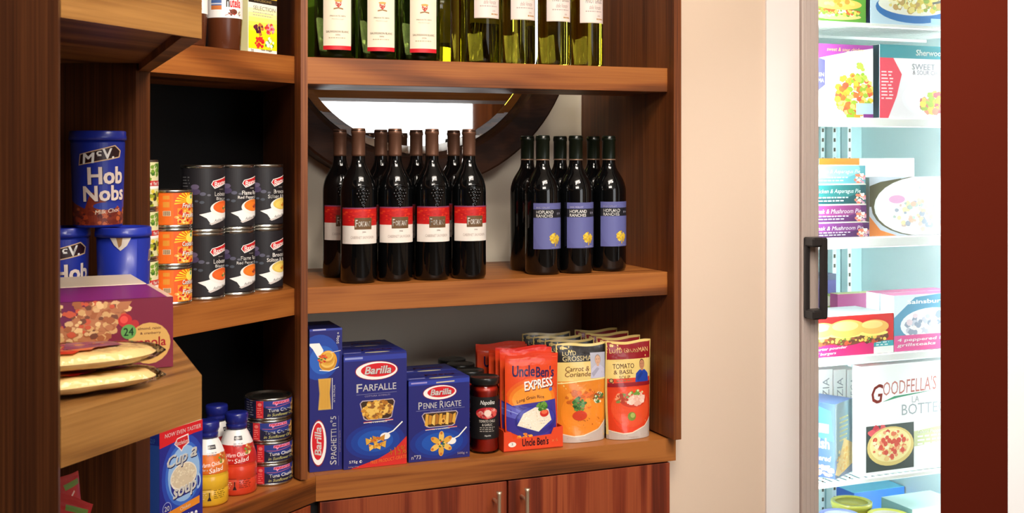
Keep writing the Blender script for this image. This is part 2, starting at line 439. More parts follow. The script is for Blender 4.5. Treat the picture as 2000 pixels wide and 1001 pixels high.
# ------------------------------------------------------------------ the room
def wbox(name, plan, z0, z1, mat):
    return struct(MB().prism(plan, z0, z1, mat).build(name))
def xy(P): return (P.x, P.y)
wbox('floor', [(-3.2, -4.2), (4.2, -4.2), (4.2, 4.2), (-3.2, 4.2)], -.1, 0, 'floor_tile')
wbox('ceiling', [(-3.2, -4.2), (4.2, -4.2), (4.2, 4.2), (-3.2, 4.2)], 2.8, 2.9, 'ceiling_white')
wbox('wall_back', [xy(FM.p(-.9, .44)), xy(FM.p(.83, .44)), xy(FM.p(.83, .54)), xy(FM.p(-.9, .54))], 0, 2.8, 'niche_wall')
VF = .035
UW = FM.at(1567.8, VF)[0] - .003
wbox('wall_middle', [xy(FM.p(*q)) for q in ((.834, .05), (UW, .05), (UW, .54), (.834, .54))], 0, 2.8, 'cream_wall')
wbox('trim_2', [xy(FM.p(*q)) for q in ((FM.at(1497, .044)[0], .044), (UW, .044), (UW, .0495), (FM.at(1497, .044)[0], .0495))], 0, 2.8, 'white_board')
wbox('wall_left', [(-3.2, -4.2), (-3.1, -4.2), (-3.1, 4.2), (-3.2, 4.2)], 0, 2.8, 'room_brown')
wbox('wall_behind', [(-3.1, -4.2), (4.0, -4.2), (4.0, -4.1), (-3.1, -4.1)], 0, 2.8, 'room_brown')
wbox('wall_far', [(-3.1, 4.1), (4.0, 4.1), (4.0, 4.2), (-3.1, 4.2)], 0, 2.8, 'cream_wall')
# the wall with the big shop window, behind the camera to the right (seen in the round mirror)
for nm, y0, y1, z0, z1 in (('wall_right', -4.2, -3.6, 0, 2.8), ('wall_right', -.12, 4.1, 0, 2.8), ('wall_right', -3.6, -.12, 0, .7), ('wall_right', -3.6, -.12, 2.7, 2.8)):
    wbox(nm, [(3.1, y0), (3.2, y0), (3.2, y1), (3.1, y1)], z0, z1, 'cream_wall')
w = MB(); w.box(3.13, 3.15, -3.6, -.50, .7, 2.7, 'daylight')
w = struct(w.build('window_1'))
fr = MB(); fr.box(3.0, 3.2, -.50, -.32, .7, 2.7, 'walnut_upright'); fr.box(3.06, 3.16, -3.6, -.50, .7, .74, 'walnut_along'); fr.box(3.06, 3.16, -3.6, -.50, 2.66, 2.7, 'walnut_along')
fr.box(3.14, 3.15, -.32, -.12, .7, 2.7, 'black_or_shade')
fr.build('window_frame', w)
# made-up red panel and white strip standing in for flat margin bands
pr0, pr1, pr2 = (1837 - CX) / FPX * 2.2, (1968 - CX) / FPX * 2.2, (2120 - CX) / FPX * 2.2
wbox('added_red_panel', [(pr0, 2.2), (pr1, 2.2), (pr1, 2.27), (pr0 + .032, 2.27)], 0, 2.8, 'red_paint')
wbox('added_white_strip', [(pr1 + .0005, 2.2), (pr2, 2.2), (pr2, 2.27), (pr1 + .0005, 2.27)], 0, 2.8, 'white_paint')

# ------------------------------------------------------------------ shelf furniture
def unit(name, label, cat, fr): return thing(name, label, cat, (fr.o.x, fr.o.y, 0), fr.a)
mu = unit('wall_shelf_unit', 'wide walnut wall shelving of two thick shelves between upright panels, holding the wine and pasta', 'shelf unit', FM)
MB().prism([(-.0185, -.027), (-.005, -.027), (-.005, .335), (-.0255, .335), (-.0255, -.005)], .871, 2.42, 'walnut_upright').build('side_panel', mu)
MB().box(.8058, .8248, -.027, .438, .871, 2.42, 'walnut_upright', bev=.0008).build('side_panel', mu)
MB().box(-.0048, .8056, 0, .20, Z_TOPU, Z_TOP - .0006, 'walnut_along', bev=.0008).build('shelf', mu)
MB().box(-.0048, .8056, 0, .375, Z_MIDU, Z_MID - .0006, 'walnut_along', bev=.0008).build('shelf', mu)
MB().box(-.0048, .8056, 0, .438, 2.36, 2.42, 'walnut_along', bev=.0008).build('top_board', mu)

du = unit('corner_shelf_unit', 'narrow angled walnut corner shelving with dark inside, holding the soup cans', 'shelf unit', FD)
VB = FD.uv(FM.p(-.0258, .32))[1]
dplan = [(.0012, 0), FD.uv(FM.p(-.0258, -.0045)), FD.uv(FM.p(-.0258, .3185)), (.0012, VB - .001)]
MB().prism(dplan, Z_TOPU, Z_TOP - .0006, 'walnut_along').build('shelf', du)
MB().prism(dplan, Z_MIDU, Z_MID - .0006, 'walnut_along').build('shelf', du)
MB().prism(dplan, 2.36, 2.42, 'walnut_along').build('top_board', du)
MB().box(-.10, FD.uv(FM.p(-.0258, .32))[0] - .0005, VB, VB + .01, .871, 2.42, 'black_or_shade').build('back_panel', du)  # black stands in for the shade deep inside the unit

# worktop: two mitred boards
uj, _ = FM.at(616.6, .0045); Pj = FM.p(uj, .0045); jd = FD.uv(Pj)
wt = unit('worktop', 'thick walnut worktop running under the pasta boxes and round the corner', 'worktop', FM)
def loc(fr, P): return fr.uv(P)
mit = Vector((-.36, .93)).normalized()
Pb = Pj + Vector((mit.x, mit.y, 0)) * .5
MB().prism([(uj + .0003, .0045), (.829, .0045), (.829, .437), (loc(FM, Pb)[0], .437)], Z_WORKU, Z_WORK - .0006, 'walnut_along').build('board', wt)
q = MB().prism([(.006, jd[1]), (jd[0] - .0003, jd[1]), (loc(FD, Pj + Vector((mit.x, mit.y, 0)) * .40)), (.006, .32)], Z_WORKU, Z_WORK - .0006, 'walnut_along')
ob = q.build('board', wt); rel = FD.o - FM.o
ob.location = (rel.dot(FM.u), rel.dot(FM.n), 0); ob.rotation_euler = (0, 0, AD - AM)

bc = unit('base_cabinet', 'low cherry-toned two-door cabinet under the pasta shelf', 'cabinet', FM)
MB().box(.004, .818, .03, .43, .001, Z_WORKU - .001, 'black_or_shade').build('body', bc)
def door(parent, u0, u1, v, hu=None):
    d = MB().box(u0, u1, v, v + .019, .10, Z_WORKU - .004, 'cherry_door', bev=.0008).build('door', parent)
    if hu is not None:
        zt = zat(970, 2.39)
        h = MB(); h.lathe([(0, zt), (.0062, zt), (.0042, zt - .006), (.0042, zt - .19), (.0062, zt - .196), (0, zt - .196)], 'steel', cx=hu, cy=v - .032, seg=20)
        for z in (zt - .024, zt - .172): h.tube([(hu, v - .032, z), (hu, v, z)], .0036, 'steel')
        h.build('handle', d)
ug = FM.at(991.5, .0065)[0]
door(bc, uj + .009, ug - .0018, .0065, FM.at(975, -.026)[0]); door(bc, ug + .0018, .815, .0065, FM.at(1030, -.026)[0])
cb = unit('corner_cabinet', 'narrow cherry-toned cabinet under the angled corner worktop', 'cabinet', FD)
MB().box(.006, jd[0] - .045, jd[1] + .024, .30, .001, Z_WORKU - .001, 'black_or_shade').build('body', cb)
MB().box(.006, jd[0] - .012, jd[1] + .002, jd[1] + .021, .10, Z_WORKU - .004, 'cherry_door', bev=.0008).build('door', cb)

# the bay at the left: shelves with a cut corner between a near and a far panel
Bx, Ax, Lx = (-.603, 1.962), (-.3672, 1.3938), (-.4495, 1.1736)
bu = thing('display_shelf_bay', 'deep walnut display bay with cut-corner shelves, holding the biscuit tubs and cereal bar cartons', 'shelf unit', (-.45, 1.17, 0), 0)
bo = Vector((-.45, 1.17))
def bl(P): return (P[0] - bo.x, P[1] - bo.y)
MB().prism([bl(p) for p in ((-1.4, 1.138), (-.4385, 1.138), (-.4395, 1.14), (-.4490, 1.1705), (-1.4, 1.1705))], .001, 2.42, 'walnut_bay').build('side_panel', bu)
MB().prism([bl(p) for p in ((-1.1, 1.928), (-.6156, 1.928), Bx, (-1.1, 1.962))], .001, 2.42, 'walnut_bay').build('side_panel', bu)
def bshelf(name, z0, z1, recess):
    e = .001
    plan = [(-1.1, 1.1716), (Lx[0], 1.1738), Ax, (Bx[0] + e, Bx[1] - e * .5), (-.6156 + e, 1.928 - e), (-1.1, 1.927)]
    lo = z0 + recess
    # grain runs along the front edge
    g = lambda P: FL.uv(P)
    m = MB().prism([g(p) for p in plan], lo, z1, 'walnut_gold_lit')
    if recess:
        A, B = Vector(Ax), Vector(Bx); d = (B - A).normalized(); nn = Vector((-d.y, d.x))
        if nn.x > 0: nn = -nn
        A2, B2 = A + nn * .024 - d * 0, B + nn * .02
        m.prism([g(p) for p in (A, B, B2, A2)][::1], z0, lo + .0002, 'walnut_gold_lit')
        L = Vector(Lx); f = (A - L).normalized(); fn = Vector((-f.y, f.x))
        m.prism([g(p) for p in (L, A, A + fn * .006, L + fn * .006)], z0, lo + .0002, 'walnut_gold_lit')
    o = m.build(name, bu); o.location = (FL.o.x - bo.x, FL.o.y - bo.y, 0); o.rotation_euler = (0, 0, AL)
bshelf('shelf', Z_TOPU, Z_TOP + .01, .012); bshelf('shelf', Z_MIDU, Z_MID - .0006, 0); bshelf('shelf', Z_WORKU, Z_WORK - .0006, 0)

# round mirror on the wall behind the shelves
uc, zc = .342, EYE + .320
mc = FM.p(uc, .44, zc)
mr = thing('round_mirror', 'large round mirror in a dark wood ring frame hanging behind the wine shelves', 'mirror', tuple(mc), AM)
def ring(prof, mat, seg=96):          # profile of (radius, depth towards the room); turned about the wall normal
    m = MB(); n = len(prof)
    for i in range(seg):
        a = 2 * math.pi * i / seg
        m.V += [(r * math.sin(a), -d, -r * math.cos(a)) for r, d in prof]
    for i in range(seg):
        j = (i + 1) % seg
        for k in range(n): m.face([i * n + k, j * n + k, j * n + (k + 1) % n, i * n + (k + 1) % n], mat, smooth=False)
    return m
ring([(.404, .002), (.404, .084), (.399, .089), (.338, .089), (.330, .084), (.324, .072), (.324, .002)], 'mirror_wood').build('frame', mr)
ring([(.3235, .003), (.3235, .0700), (.3215, .0714), (.3035, .0690), (.3035, .003)], 'mirror_glass').build('bevel', mr)
m = MB(); m.lathe([(0, .003), (.3033, .003), (.3033, .067), (0, .067)], 'mirror_glass', seg=96, smooth=False)
g = m.build('mirror_glass', mr); g.rotation_euler = (R(90), 0, 0)

# ------------------------------------------------------------------ freezer
UF = FM.at(1567.8, VF)[0]
FF = Frame(*FM.p(UF, VF).xy, AM)
fz = thing('upright_freezer', 'tall glass-door freezer lit white inside, with silver frame and black handle', 'freezer', (FF.o.x, FF.o.y, 0), AM)
FW, FH, FI = .70, 2.05, FF.at(1600, 0)[0]
b = MB()
for bx in ((.0, .03, .052, .66, .06, FH), (FW - .03, FW, .052, .66, .06, FH), (.03, FW - .03, .63, .66, .06, FH), (.03, FW - .03, .052, .63, FH - .06, FH), (.03, FW - .03, .052, .63, .06, .14)):
    b.box(*bx, 'freezer_white')
for x in (.05, FW - .05): 
    for y in (.1, .6): b.lathe([(0, .001), (.02, .001), (.02, .06), (0, .06)], 'black_plastic', cx=x, cy=y, seg=16)
b.build('cabinet_body', fz)
MB().box(.031, FW - .031, .615, .629, .141, FH - .061, 'freezer_liner').build('back_liner', fz)
b = MB()
for x0, x1, z0, z1 in ((0, FI, .08, FH), (FW - FI, FW, .08, FH), (FI, FW - FI, FH - .08, FH), (FI, FW - FI, .08, .16)): b.box(x0, x1, 0, .045, z0, z1, 'silver_frame', bev=.002)
for x in (.010, .021, .033): b.box(x, x + .0016, -.0012, .002, .09, FH - .01, 'silver_frame')
b.box(.0, .0035, .045, .0515, .08, FH, 'frame_gasket')
dr = b.build('door_frame', fz)
MB().box(FI - .005, FW - FI + .005, .018, .024, .155, FH - .075, 'door_pane').build('door_pane', dr)
dh = FF.at(1590, -.02)[1]; zh0, zh1 = zat(622, dh), zat(463, dh)
h = MB(); hu0, hu1 = FF.at(1570, -.0)[0], FF.at(1615, -.035)[0]
h.box(.0005, .014, -.012, -.0004, zh0, zh1, 'black_plastic', bev=.003)
h.box(.0005, hu1, -.040, -.0004, zh1 - .022, zh1, 'black_plastic', bev=.004); h.box(.0005, hu1, -.040, -.0004, zh0, zh0 + .022, 'black_plastic', bev=.004)
h.box(hu1 - .018, hu1, -.042, -.026, zh0, zh1, 'black_plastic', bev=.004)
h.build('handle', dr)
for x in (.045, FW - .045):
    m = MB(); m.lathe([(0, .22), (.011, .22), (.011, 1.96), (0, 1.96)], 'tube_light', cx=x, cy=.046, seg=14); m.build('lamp_tube', fz)
pu = [FF.at(px, .575)[0] for px in (1611, 1634)]
for u in pu + [FW - .1]:
    m = MB().box(u - .007, u + .007, .585, .6145, .16, 1.96, 'freezer_white')
    for k in range(60): m.box(u - .003, u + .003, .5835, .586, .2 + k * .029, .211 + k * .029, 'frame_gasket')
    m.build('shelf_post', fz)
DZ = FF.at(1600, .08)[1]; ZF = [zat(y, DZ) for y in (39.6, 228.5, 466.7, 700.7, 945.5)]; ZF.append(ZF[4] - .28)
for k, z in enumerate(ZF):
    m = MB(); t = (.010, .023, .026, .020, .012, .02)[k]
    m.box(.034, FW - .034, .080, .088, z - t, z, 'white_plastic', bev=.002)
    m.box(.034, FW - .034, .57, .576, z - .010, z - .001, 'white_plastic')
    m.box(.034, FW - .034, .33, .336, z - .013, z - .006, 'white_plastic')
    for i in range(30): m.tube([(.045 + i * .0211, .0885, z - .0035), (.045 + i * .0211, .572, z - .0035)], .0026, 'white_plastic', seg=6)
    m.build('shelf', fz)
# ------------------------------------------------------------------ artwork of the packets
W_ = (250, 248, 244)
PASTA = [(226, 170, 60), (206, 140, 40), (240, 196, 96), (176, 112, 30)]
def barilla(A, cx, cy, rx, ry, rot=False):
    if not rot:
        A.ell(cx, cy, rx * 1.04, ry * 1.06, (150, 20, 40)); A.ell(cx, cy, rx, ry, W_); A.ell(cx + rx * .08, cy + ry * .06, rx * .84, ry * .76, (214, 22, 34))
        A.text('Barilla', cx + rx * .07, cy + ry * .04, rx * 1.28, ry * .86, (120, 10, 24), .22, .045); A.text('Barilla', cx + rx * .06, cy + ry * .06, rx * 1.26, ry * .84, W_, .22, .03)
    else:
        A.ell(cx, cy, rx * 1.04, ry * 1.06, (150, 20, 40)); A.ell(cx, cy, rx, ry, W_); A.ell(cx - rx * .06, cy + ry * .08, rx * .76, ry * .84, (214, 22, 34))
        A.text('Barilla', cx - rx * .06, cy + ry * .07, rx * .84, ry * 1.26, W_, .22, .03, rot=math.pi / 2)
def fork(A, x0, y0, x1, y1, wd, flip=1):
    A.line([(x1, y1), (x0 + (x1 - x0) * .55, y0 + (y1 - y0) * .45), (x0 + (x1 - x0) * .25, y0 + (y1 - y0) * .3)], wd, W_)
    A.ell(x0 + (x1 - x0) * .16, y0 + (y1 - y0) * .16, abs(x1 - x0) * .24, abs(y1 - y0) * .22, W_)
    for k in (-1, 0, 1): A.line([(x0 + (x1 - x0) * .15 + k * .02, y0 + (y1 - y0) * .1 + k * .012), (x0 - .06 + k * .03, y0 - .01 + k * .016)], wd * .4, W_)
NAVY = (30, 32, 116)
def tricolor(A, x0, x1, y, dy=.0):
    A.line([(x0, y), (x0 + (x1 - x0) * .28, y + dy * .28)], .0016, (200, 40, 50)); A.line([(x0 + (x1 - x0) * .0, y - .005), (x1, y + dy - .005)], .0011, W_); A.line([(x0 + (x1 - x0) * .72, y + dy * .72), (x1, y + dy)], .0016, (200, 40, 50))
def art_farfalle():
    A = Art(.1315, .225); A.rect(0, 0, 1, 1, NAVY)
    A.rect(0, .955, 1, 1, (44, 58, 160)); A.rect(.02, .972, .3, .99, (150, 160, 220))
    for k, (c, s) in enumerate((((24, 46, 140), 1.0), ((20, 62, 158), .82), ((26, 84, 182), .6))): A.ell(.5, .23, .47 * s, .16 * s, c)
    A.poly([(.1, 0), (1, 0), (1, .25), (.8, .14), (.55, .07), (.3, .03)], (212, 40, 34))
    barilla(A, .52, .861, .33, .08)
    A.text('F', .245, .712, .085, .074, W_, 0, .012); A.text('ARFALLE', .565, .712, .53, .058, W_, 0, .012)
    A.line([(.2, .655), (.84, .658)], .0006, (150, 150, 190)); A.text('COTTURA 10 MINUTI', .53, .637, .4, .014, (170, 160, 190), 0, .0)
    A.poly([(.25, .575), (.29, .60), (.78, .60), (.81, .575), (.76, .435), (.71, .42), (.36, .42), (.31, .435)], (196, 178, 190)); A.poly([(.265, .575), (.30, .592), (.77, .592), (.795, .572), (.75, .442), (.70, .428), (.37, .428), (.325, .442)], (60, 36, 16))
    A.blobs(.53, .51, .235, .075, 130, PASTA + [(150, 96, 40)], .022, .05, 4)
    tricolor(A, .31, .78, .405, .008); A.text('N°1 IN ITALIA', .545, .4, .28, .012, W_, 0, 0)
    fork(A, .6, .245, .93, .385, .0026)
    for q, (dx, dy) in enumerate(((-.06, .02), (.05, .035), (-.01, -.035), (.07, -.02))):
        A.poly([(.5 + dx - .10, .215 + dy + .03), (.5 + dx, .215 + dy + .008), (.5 + dx + .10, .215 + dy + .035), (.5 + dx + .085, .215 + dy - .03), (.5 + dx, .215 + dy - .006), (.5 + dx - .085, .215 + dy - .035)], PASTA[q % 3])
        A.ell(.5 + dx, .215 + dy, .03, .014, (196, 120, 30))
    A.blobs(.5, .225, .14, .05, 26, [(220, 70, 30), (240, 200, 90), (200, 130, 30)], .008, .016, 7)
    A.text('+15%', .85, .125, .27, .075, (240, 150, 50), 0, .01, rot=.12); A.text('FREE PRODUCT-GRATIS', .71, .055, .58, .03, (240, 130, 50), .1, .0, rot=.08)
    A.text('575g', .15, .06, .13, .03, W_, 0, 0); A.circ(.265, .06, .02, W_); A.circ(.27, .06, .012, NAVY); A.text('500g+75g', .15, .018, .16, .014, (220, 190, 190))
    return A
def art_penne():
    A = Art(.1325, .165); A.rect(0, 0, 1, 1, NAVY); A.rect(0, .945, 1, 1, (44, 62, 168)); A.rect(.04, .965, .3, .985, (160, 150, 210)); A.line([(.45, .965), (.75, .97)], .0025, (210, 200, 170))
    for k, (c, s) in enumerate((((24, 46, 140), 1.0), ((20, 62, 158), .82), ((26, 84, 182), .6))): A.ell(.5, .22, .48 * s, .2 * s, c)
    barilla(A, .51, .841, .27, .088)
    A.text('P', .19, .69, .06, .09, W_, 0, .012); A.text('ENNE', .35, .685, .22, .07, W_, 0, .012); A.text('R', .54, .69, .065, .09, W_, 0, .012); A.text('IGATE', .725, .685, .27, .07, W_, 0, .012)
    A.line([(.12, .628), (.92, .632)], .0006, (150, 150, 190)); A.text('COTTURA 11 MINUTI', .53, .612, .36, .014, (170, 160, 190))
    A.poly([(.21, .565), (.25, .60), (.78, .60), (.81, .57), (.75, .425), (.71, .41), (.33, .41), (.28, .425)], (196, 178, 190)); A.poly([(.225, .565), (.26, .59), (.77, .59), (.795, .568), (.74, .435), (.70, .42), (.34, .42), (.295, .435)], (66, 40, 16))
    for i in range(9):
        x = .28 + i * .056; A.poly([(x - .02, .44 + (i % 3) * .01), (x + .03, .43 + (i % 2) * .02), (x + .045, .575 - (i % 2) * .02), (x, .585 - (i % 3) * .015)], PASTA[i % 4])
    A.ell(.56, .48, .04, .035, (236, 180, 80)); A.ell(.565, .48, .02, .02, (110, 60, 16))
    tricolor(A, .27, .79, .388, .012); A.text('N°1 IN ITALIA', .53, .385, .28, .015, W_)
    fork(A, .66, .19, .95, .38, .0026)
    for k in range(6):
        a = 2 * math.pi * k / 6 + .5
        A.ell(.53 + .115 * math.cos(a), .2 + .09 * math.sin(a), .082, .035, PASTA[(0, 2)[k % 2]], rot=a); A.ell(.53 + .165 * math.cos(a), .2 + .13 * math.sin(a), .022, .016, (200, 110, 40), rot=a)
    A.blobs(.54, .2, .06, .05, 16, [(214, 70, 30), (60, 110, 50), (240, 200, 90)], .012, .022, 5)
    A.text('n°73', .12, .06, .15, .05, W_); A.text('500g e', .88, .055, .17, .035, (214, 200, 210))
    return A
def art_spaghetti():
    A = Art(.066, .283); A.rect(0, 0, 1, 1, NAVY); A.ell(.3, .8, .62, .16, (30, 70, 168)); A.ell(.4, .78, .4, .1, (44, 100, 196)); A.rect(0, .985, 1, 1, (60, 74, 170)); A.rect(.1, .989, .5, .998, (200, 200, 230))
    A.poly([(-.0, .90), (.3, .9), (.42, .85), (.4, .8), (.3, .78), (.1, .86), (0, .885)], W_)
    A.ell(.56, .775, .28, .07, (230, 160, 40))
    for k in range(6): A.ell(.55 + .02 * (k % 2), .775 + (k - 2) * .012, .26 - .02 * k, .05 - .004 * k, PASTA[k % 3]); A.ell(.55, .775 + (k - 2) * .012 - .002, .23 - .02 * k, .042 - .004 * k, PASTA[(k + 1) % 3])
    A.blobs(.4, .79, .14, .028, 18, [(206, 40, 26), (226, 90, 40), (70, 110, 50)], .03, .05, 3)
    A.line([(.3, .71), (.6, .70), (.9, .725)], .0016, W_); A.line([(.65, .83), (.95, .84)], .0012, (230, 220, 210))
    A.poly([(.26, .65), (.66, .65), (.62, .545), (.66, .43), (.26, .43), (.30, .545)], (196, 160, 90)); A.poly([(.29, .645), (.63, .645), (.60, .545), (.63, .436), (.29, .436), (.33, .545)], (222, 170, 66))
    for i in range(7): A.line([(.34 + i * .04, .64), (.34 + i * .04, .44)], .0006, (186, 126, 40))
    A.rect(.685, .43, .70, .65, W_); A.text('N°1 IN ITALIA', .75, .54, .06, .12, W_, rot=math.pi / 2)
    barilla(A, .27, .2, .24, .155, True)
    A.text('S', .72, .055, .2, .03, W_, 0, .012, rot=math.pi / 2); A.text('PAGHETTI', .735, .185, .17, .21, W_, 0, .012, rot=math.pi / 2); A.text('n°5', .72, .345, .18, .07, W_, 0, .01, rot=math.pi / 2)
    A.rect(.885, .03, .892, .38, (150, 150, 190)); A.text('COTTURA 8 MINUTI', .93, .2, .04, .15, (170, 160, 190), rot=math.pi / 2); A.text('500g e', .87, .93, .1, .08, W_, rot=math.pi / 2)
    return A
def art_fortant(r):
    A = Art(r * 2.65, .073); A.rect(0, 0, 1, 1, (240, 232, 224)); A.rect(0, .50, 1, 1, (196, 22, 22)); A.rect(0, .965, 1, 1, (130, 60, 96))
    A.blobs(.5, .75, .5, .2, 70, [(214, 44, 24), (180, 14, 20), (224, 60, 28), (190, 20, 24)], .02, .06, 8, sq=.4)
    A.rect(.32, .40, .70, .72, (106, 76, 44)); A.text('F', .365, .565, .045, .20, W_, 0, .012); A.text('ORTANT', .535, .55, .265, .14, W_, 0, .012)
    A.text('2006', .52, .33, .08, .04, (150, 130, 130)); A.text('CABERNET SAUVIGNON', .5, .18, .52, .075, (176, 158, 150), 0, -.005)
    return A
def art_hopland(r):
    A = Art(r * 2.15, .099); A.rect(0, 0, 1, 1, (94, 96, 152)); A.ell(.5, .45, .5, .5, (98, 101, 158)); A.rect(0, .68, 1, .865, (26, 26, 34))
    A.text('2005 MERLOT', .26, .90, .36, .035, (200, 196, 220)); A.text('HOPLAND', .31, .805, .46, .07, W_, 0, .014); A.text('RANCHES', .30, .722, .44, .065, W_, 0, .014); A.text('R W', .74, .765, .14, .05, (190, 190, 210))
    A.blobs(.60, .22, .15, .11, 50, [(222, 186, 50), (236, 206, 80), (196, 156, 36)], .025, .05, 5); A.poly([(.585, .06), (.625, .06), (.61, .2), (.60, .2)], (206, 166, 40)); A.text('CALIFORNIA', .62, .035, .26, .02, (200, 200, 220))
    return A
def art_villa(r):
    A = Art(.060, .142); A.rect(0, 0, 1, 1, (240, 228, 204)); A.rect(0, 0, 1, .058, (206, 24, 40))
    A.text('VILLA MARIA', .5, .805, .84, .05, (96, 84, 70), 0, .0); A.line([(.1, .845), (.9, .845)], .0006, (170, 150, 120))
    A.ell(.52, .655, .10, .045, (196, 44, 32)); A.poly([(.42, .70), (.62, .70), (.61, .63), (.52, .59), (.43, .63)], (190, 40, 34)); A.ell(.52, .69, .13, .016, (200, 160, 70)); A.blobs(.52, .65, .07, .028, 16, [(230, 180, 120), (240, 210, 180), (150, 20, 20)], .012, .03, 3)
    A.poly([(.36, .585), (.52, .60), (.68, .585), (.68, .565), (.52, .58), (.36, .565)], (150, 104, 50))
    A.text('PRIVATE BIN', .5, .475, .52, .022, (150, 132, 104)); A.text('Marlborough', .5, .43, .4, .022, (170, 150, 120), .2, -.005); A.text('SAUVIGNON BLANC', .5, .255, .78, .03, (120, 104, 80)); A.text('2006', .5, .21, .16, .022, (150, 132, 104)); A.small(.2, .8, .16, 1, .03, .014, (190, 172, 140))
    return A
def art_pinot(r):
    A = Art(r * 1.75, .120); A.rect(0, 0, 1, 1, (238, 220, 212)); A.rect(0, .006, 1, .014, (214, 190, 160))
    A.text('PINOT GRIGIO', .54, .40, .66, .085, (96, 78, 80), 0, .004); A.text('delle Venezie', .56, .285, .46, .075, (150, 128, 120), .3, -.006); A.small(.2, .88, .20, 1, .05, .022, (186, 166, 160)); A.text('2006', .7, .13, .12, .03, (176, 150, 140)); A.small(.6, .9, .06, 1, .05, .025, (180, 130, 60))
    A.line([(.1, .48), (.9, .48)], .0005, (180, 160, 150)); A.text('ORMATO', .5, .7, .7, .14, (80, 66, 70), 0, .01)
    return A
def art_soup(r, l1, l2, bowl, sc):
    A = Art(r * 3.9, .106); A.rect(0, 0, 1, 1, (26, 24, 30))
    for x, y, q, c in ((.2, .62, .09, (70, 58, 92)), (.2, .70, .07, (96, 84, 112)), (.29, .58, .05, (84, 84, 104)), (.22, .46, .03, (74, 84, 100)), (.28, .44, .04, (70, 78, 90)), (.36, .56, .03, (100, 100, 112)), (.1, .6, .06, (46, 40, 66))): A.ell(x, y, q * .7, q * .6, c)
    A.poly([(.385, .74), (.41, .80), (.64, .87), (.70, .86), (.68, .74), (.62, .745), (.43, .665)], W_); A.poly([(.395, .74), (.415, .79), (.64, .855), (.69, .848), (.672, .752), (.62, .757), (.432, .682)], (204, 30, 34))
    A.text('Baxters', .545, .765, .24, .085, W_, .12, .02, rot=.14, arc=.008)
    A.text('Luxury', .54, .655, .08, .03, (214, 206, 196), .2); 
    A.text(l1, .54, .578, min(.40, .024 * len(l1) + .05), .07, W_, 0, .008)
    if l2: A.text(l2, .54, .492, min(.42, .024 * len(l2) + .03), .066, W_, 0, .008)
    A.poly([(.25, .235), (.335, .17), (.39, .055), (.62, .15), (.80, .17), (.80, .30), (.5, .33), (.36, .27)], (244, 242, 240)); A.poly([(.36, .08), (.39, .055), (.62, .15), (.62, .17)], (206, 198, 196))
    A.ell(.56, .33, .185, .135, (240, 236, 232)); A.ell(.57, .355, .16, .105, bowl); A.ell(.575, .34, .13, .075, tuple(min(255, int(v * 1.08)) for v in bowl)); A.blobs(.6, .34, .055, .03, 14, sc, .01, .018, 2)
    A.text('Audrey Baxter', .54, .145, .24, .055, (60, 54, 50), .5, -.006, rot=.13); A.small(.03, .14, .85, 8, .05, .02, (96, 96, 100))
    return A
def art_fruit(r, l1, l2):
    A = Art(r * 3.0, .055); A.rect(0, 0, 1, 1, (232, 92, 20)); A.rect(0, 0, .26, 1, (240, 110, 24)); A.rect(.10, .55, .2, .72, (226, 150, 50)); A.rect(.10, .8, .2, .92, (226, 150, 50)); A.rect(.10, .28, .22, .44, (240, 210, 170))
    for i in range(7): A.rect(.11 + i * .015, .29, .118 + i * .015, .43, (70, 40, 30))
    for i in range(15):
        a = math.pi * (.03 + .94 * i / 14); A.poly([(.57, .72), (.57 + .3 * math.cos(a - .06), .72 + .45 * math.sin(a - .06) - .1), (.57 + .3 * math.cos(a + .05), .72 + .45 * math.sin(a + .05) - .1)], (252, 196 + (i % 2) * 30, 40))
    A.ell(.57, .78, .10, .15, (255, 228, 90)); A.circ(.60, .86, .038, (240, 240, 225)); A.circ(.60, .86, .028, (80, 130, 70)); A.poly([(.55, .97), (.6, 1), (.66, 1), (.62, .93)], (40, 110, 50))
    A.rect(.32, 0, .9, .52, (240, 150, 40)); A.blobs(.55, .27, .26, .24, 80, [(240, 196, 90), (216, 60, 30), (250, 220, 140), (236, 130, 40), (200, 40, 30)], .016, .036, 6)
    for k, (s, y) in enumerate(((l1, .60), (l2, .30))): A.text(s, .555, y - .012, .31, .15, (120, 40, 20), .15, .04); A.text(s, .55, y, .30, .14, W_, .15, .02)
    for x, y in ((.36, .1), (.5, .13), (.62, .08), (.7, .16)): A.circ(x, y, .022, (206, 30, 30))
    return A
def art_veg(r):
    A = Art(r * 3.0, .075); A.rect(0, 0, 1, 1, (226, 222, 170)); A.blobs(.5, .75, .5, .2, 60, [(70, 120, 40), (120, 160, 50), (230, 226, 190)], .03, .06, 2); A.rect(0, .46, 1, .58, (206, 40, 40)); A.rect(0, .40, 1, .46, W_); A.blobs(.5, .2, .5, .18, 60, [(226, 206, 70), (150, 160, 40), (60, 60, 30)], .03, .06, 3)
    for i in range(8): A.text('Mixed', .1 + i * .12, .52, .09, .08, W_, .1, .02)
    return A
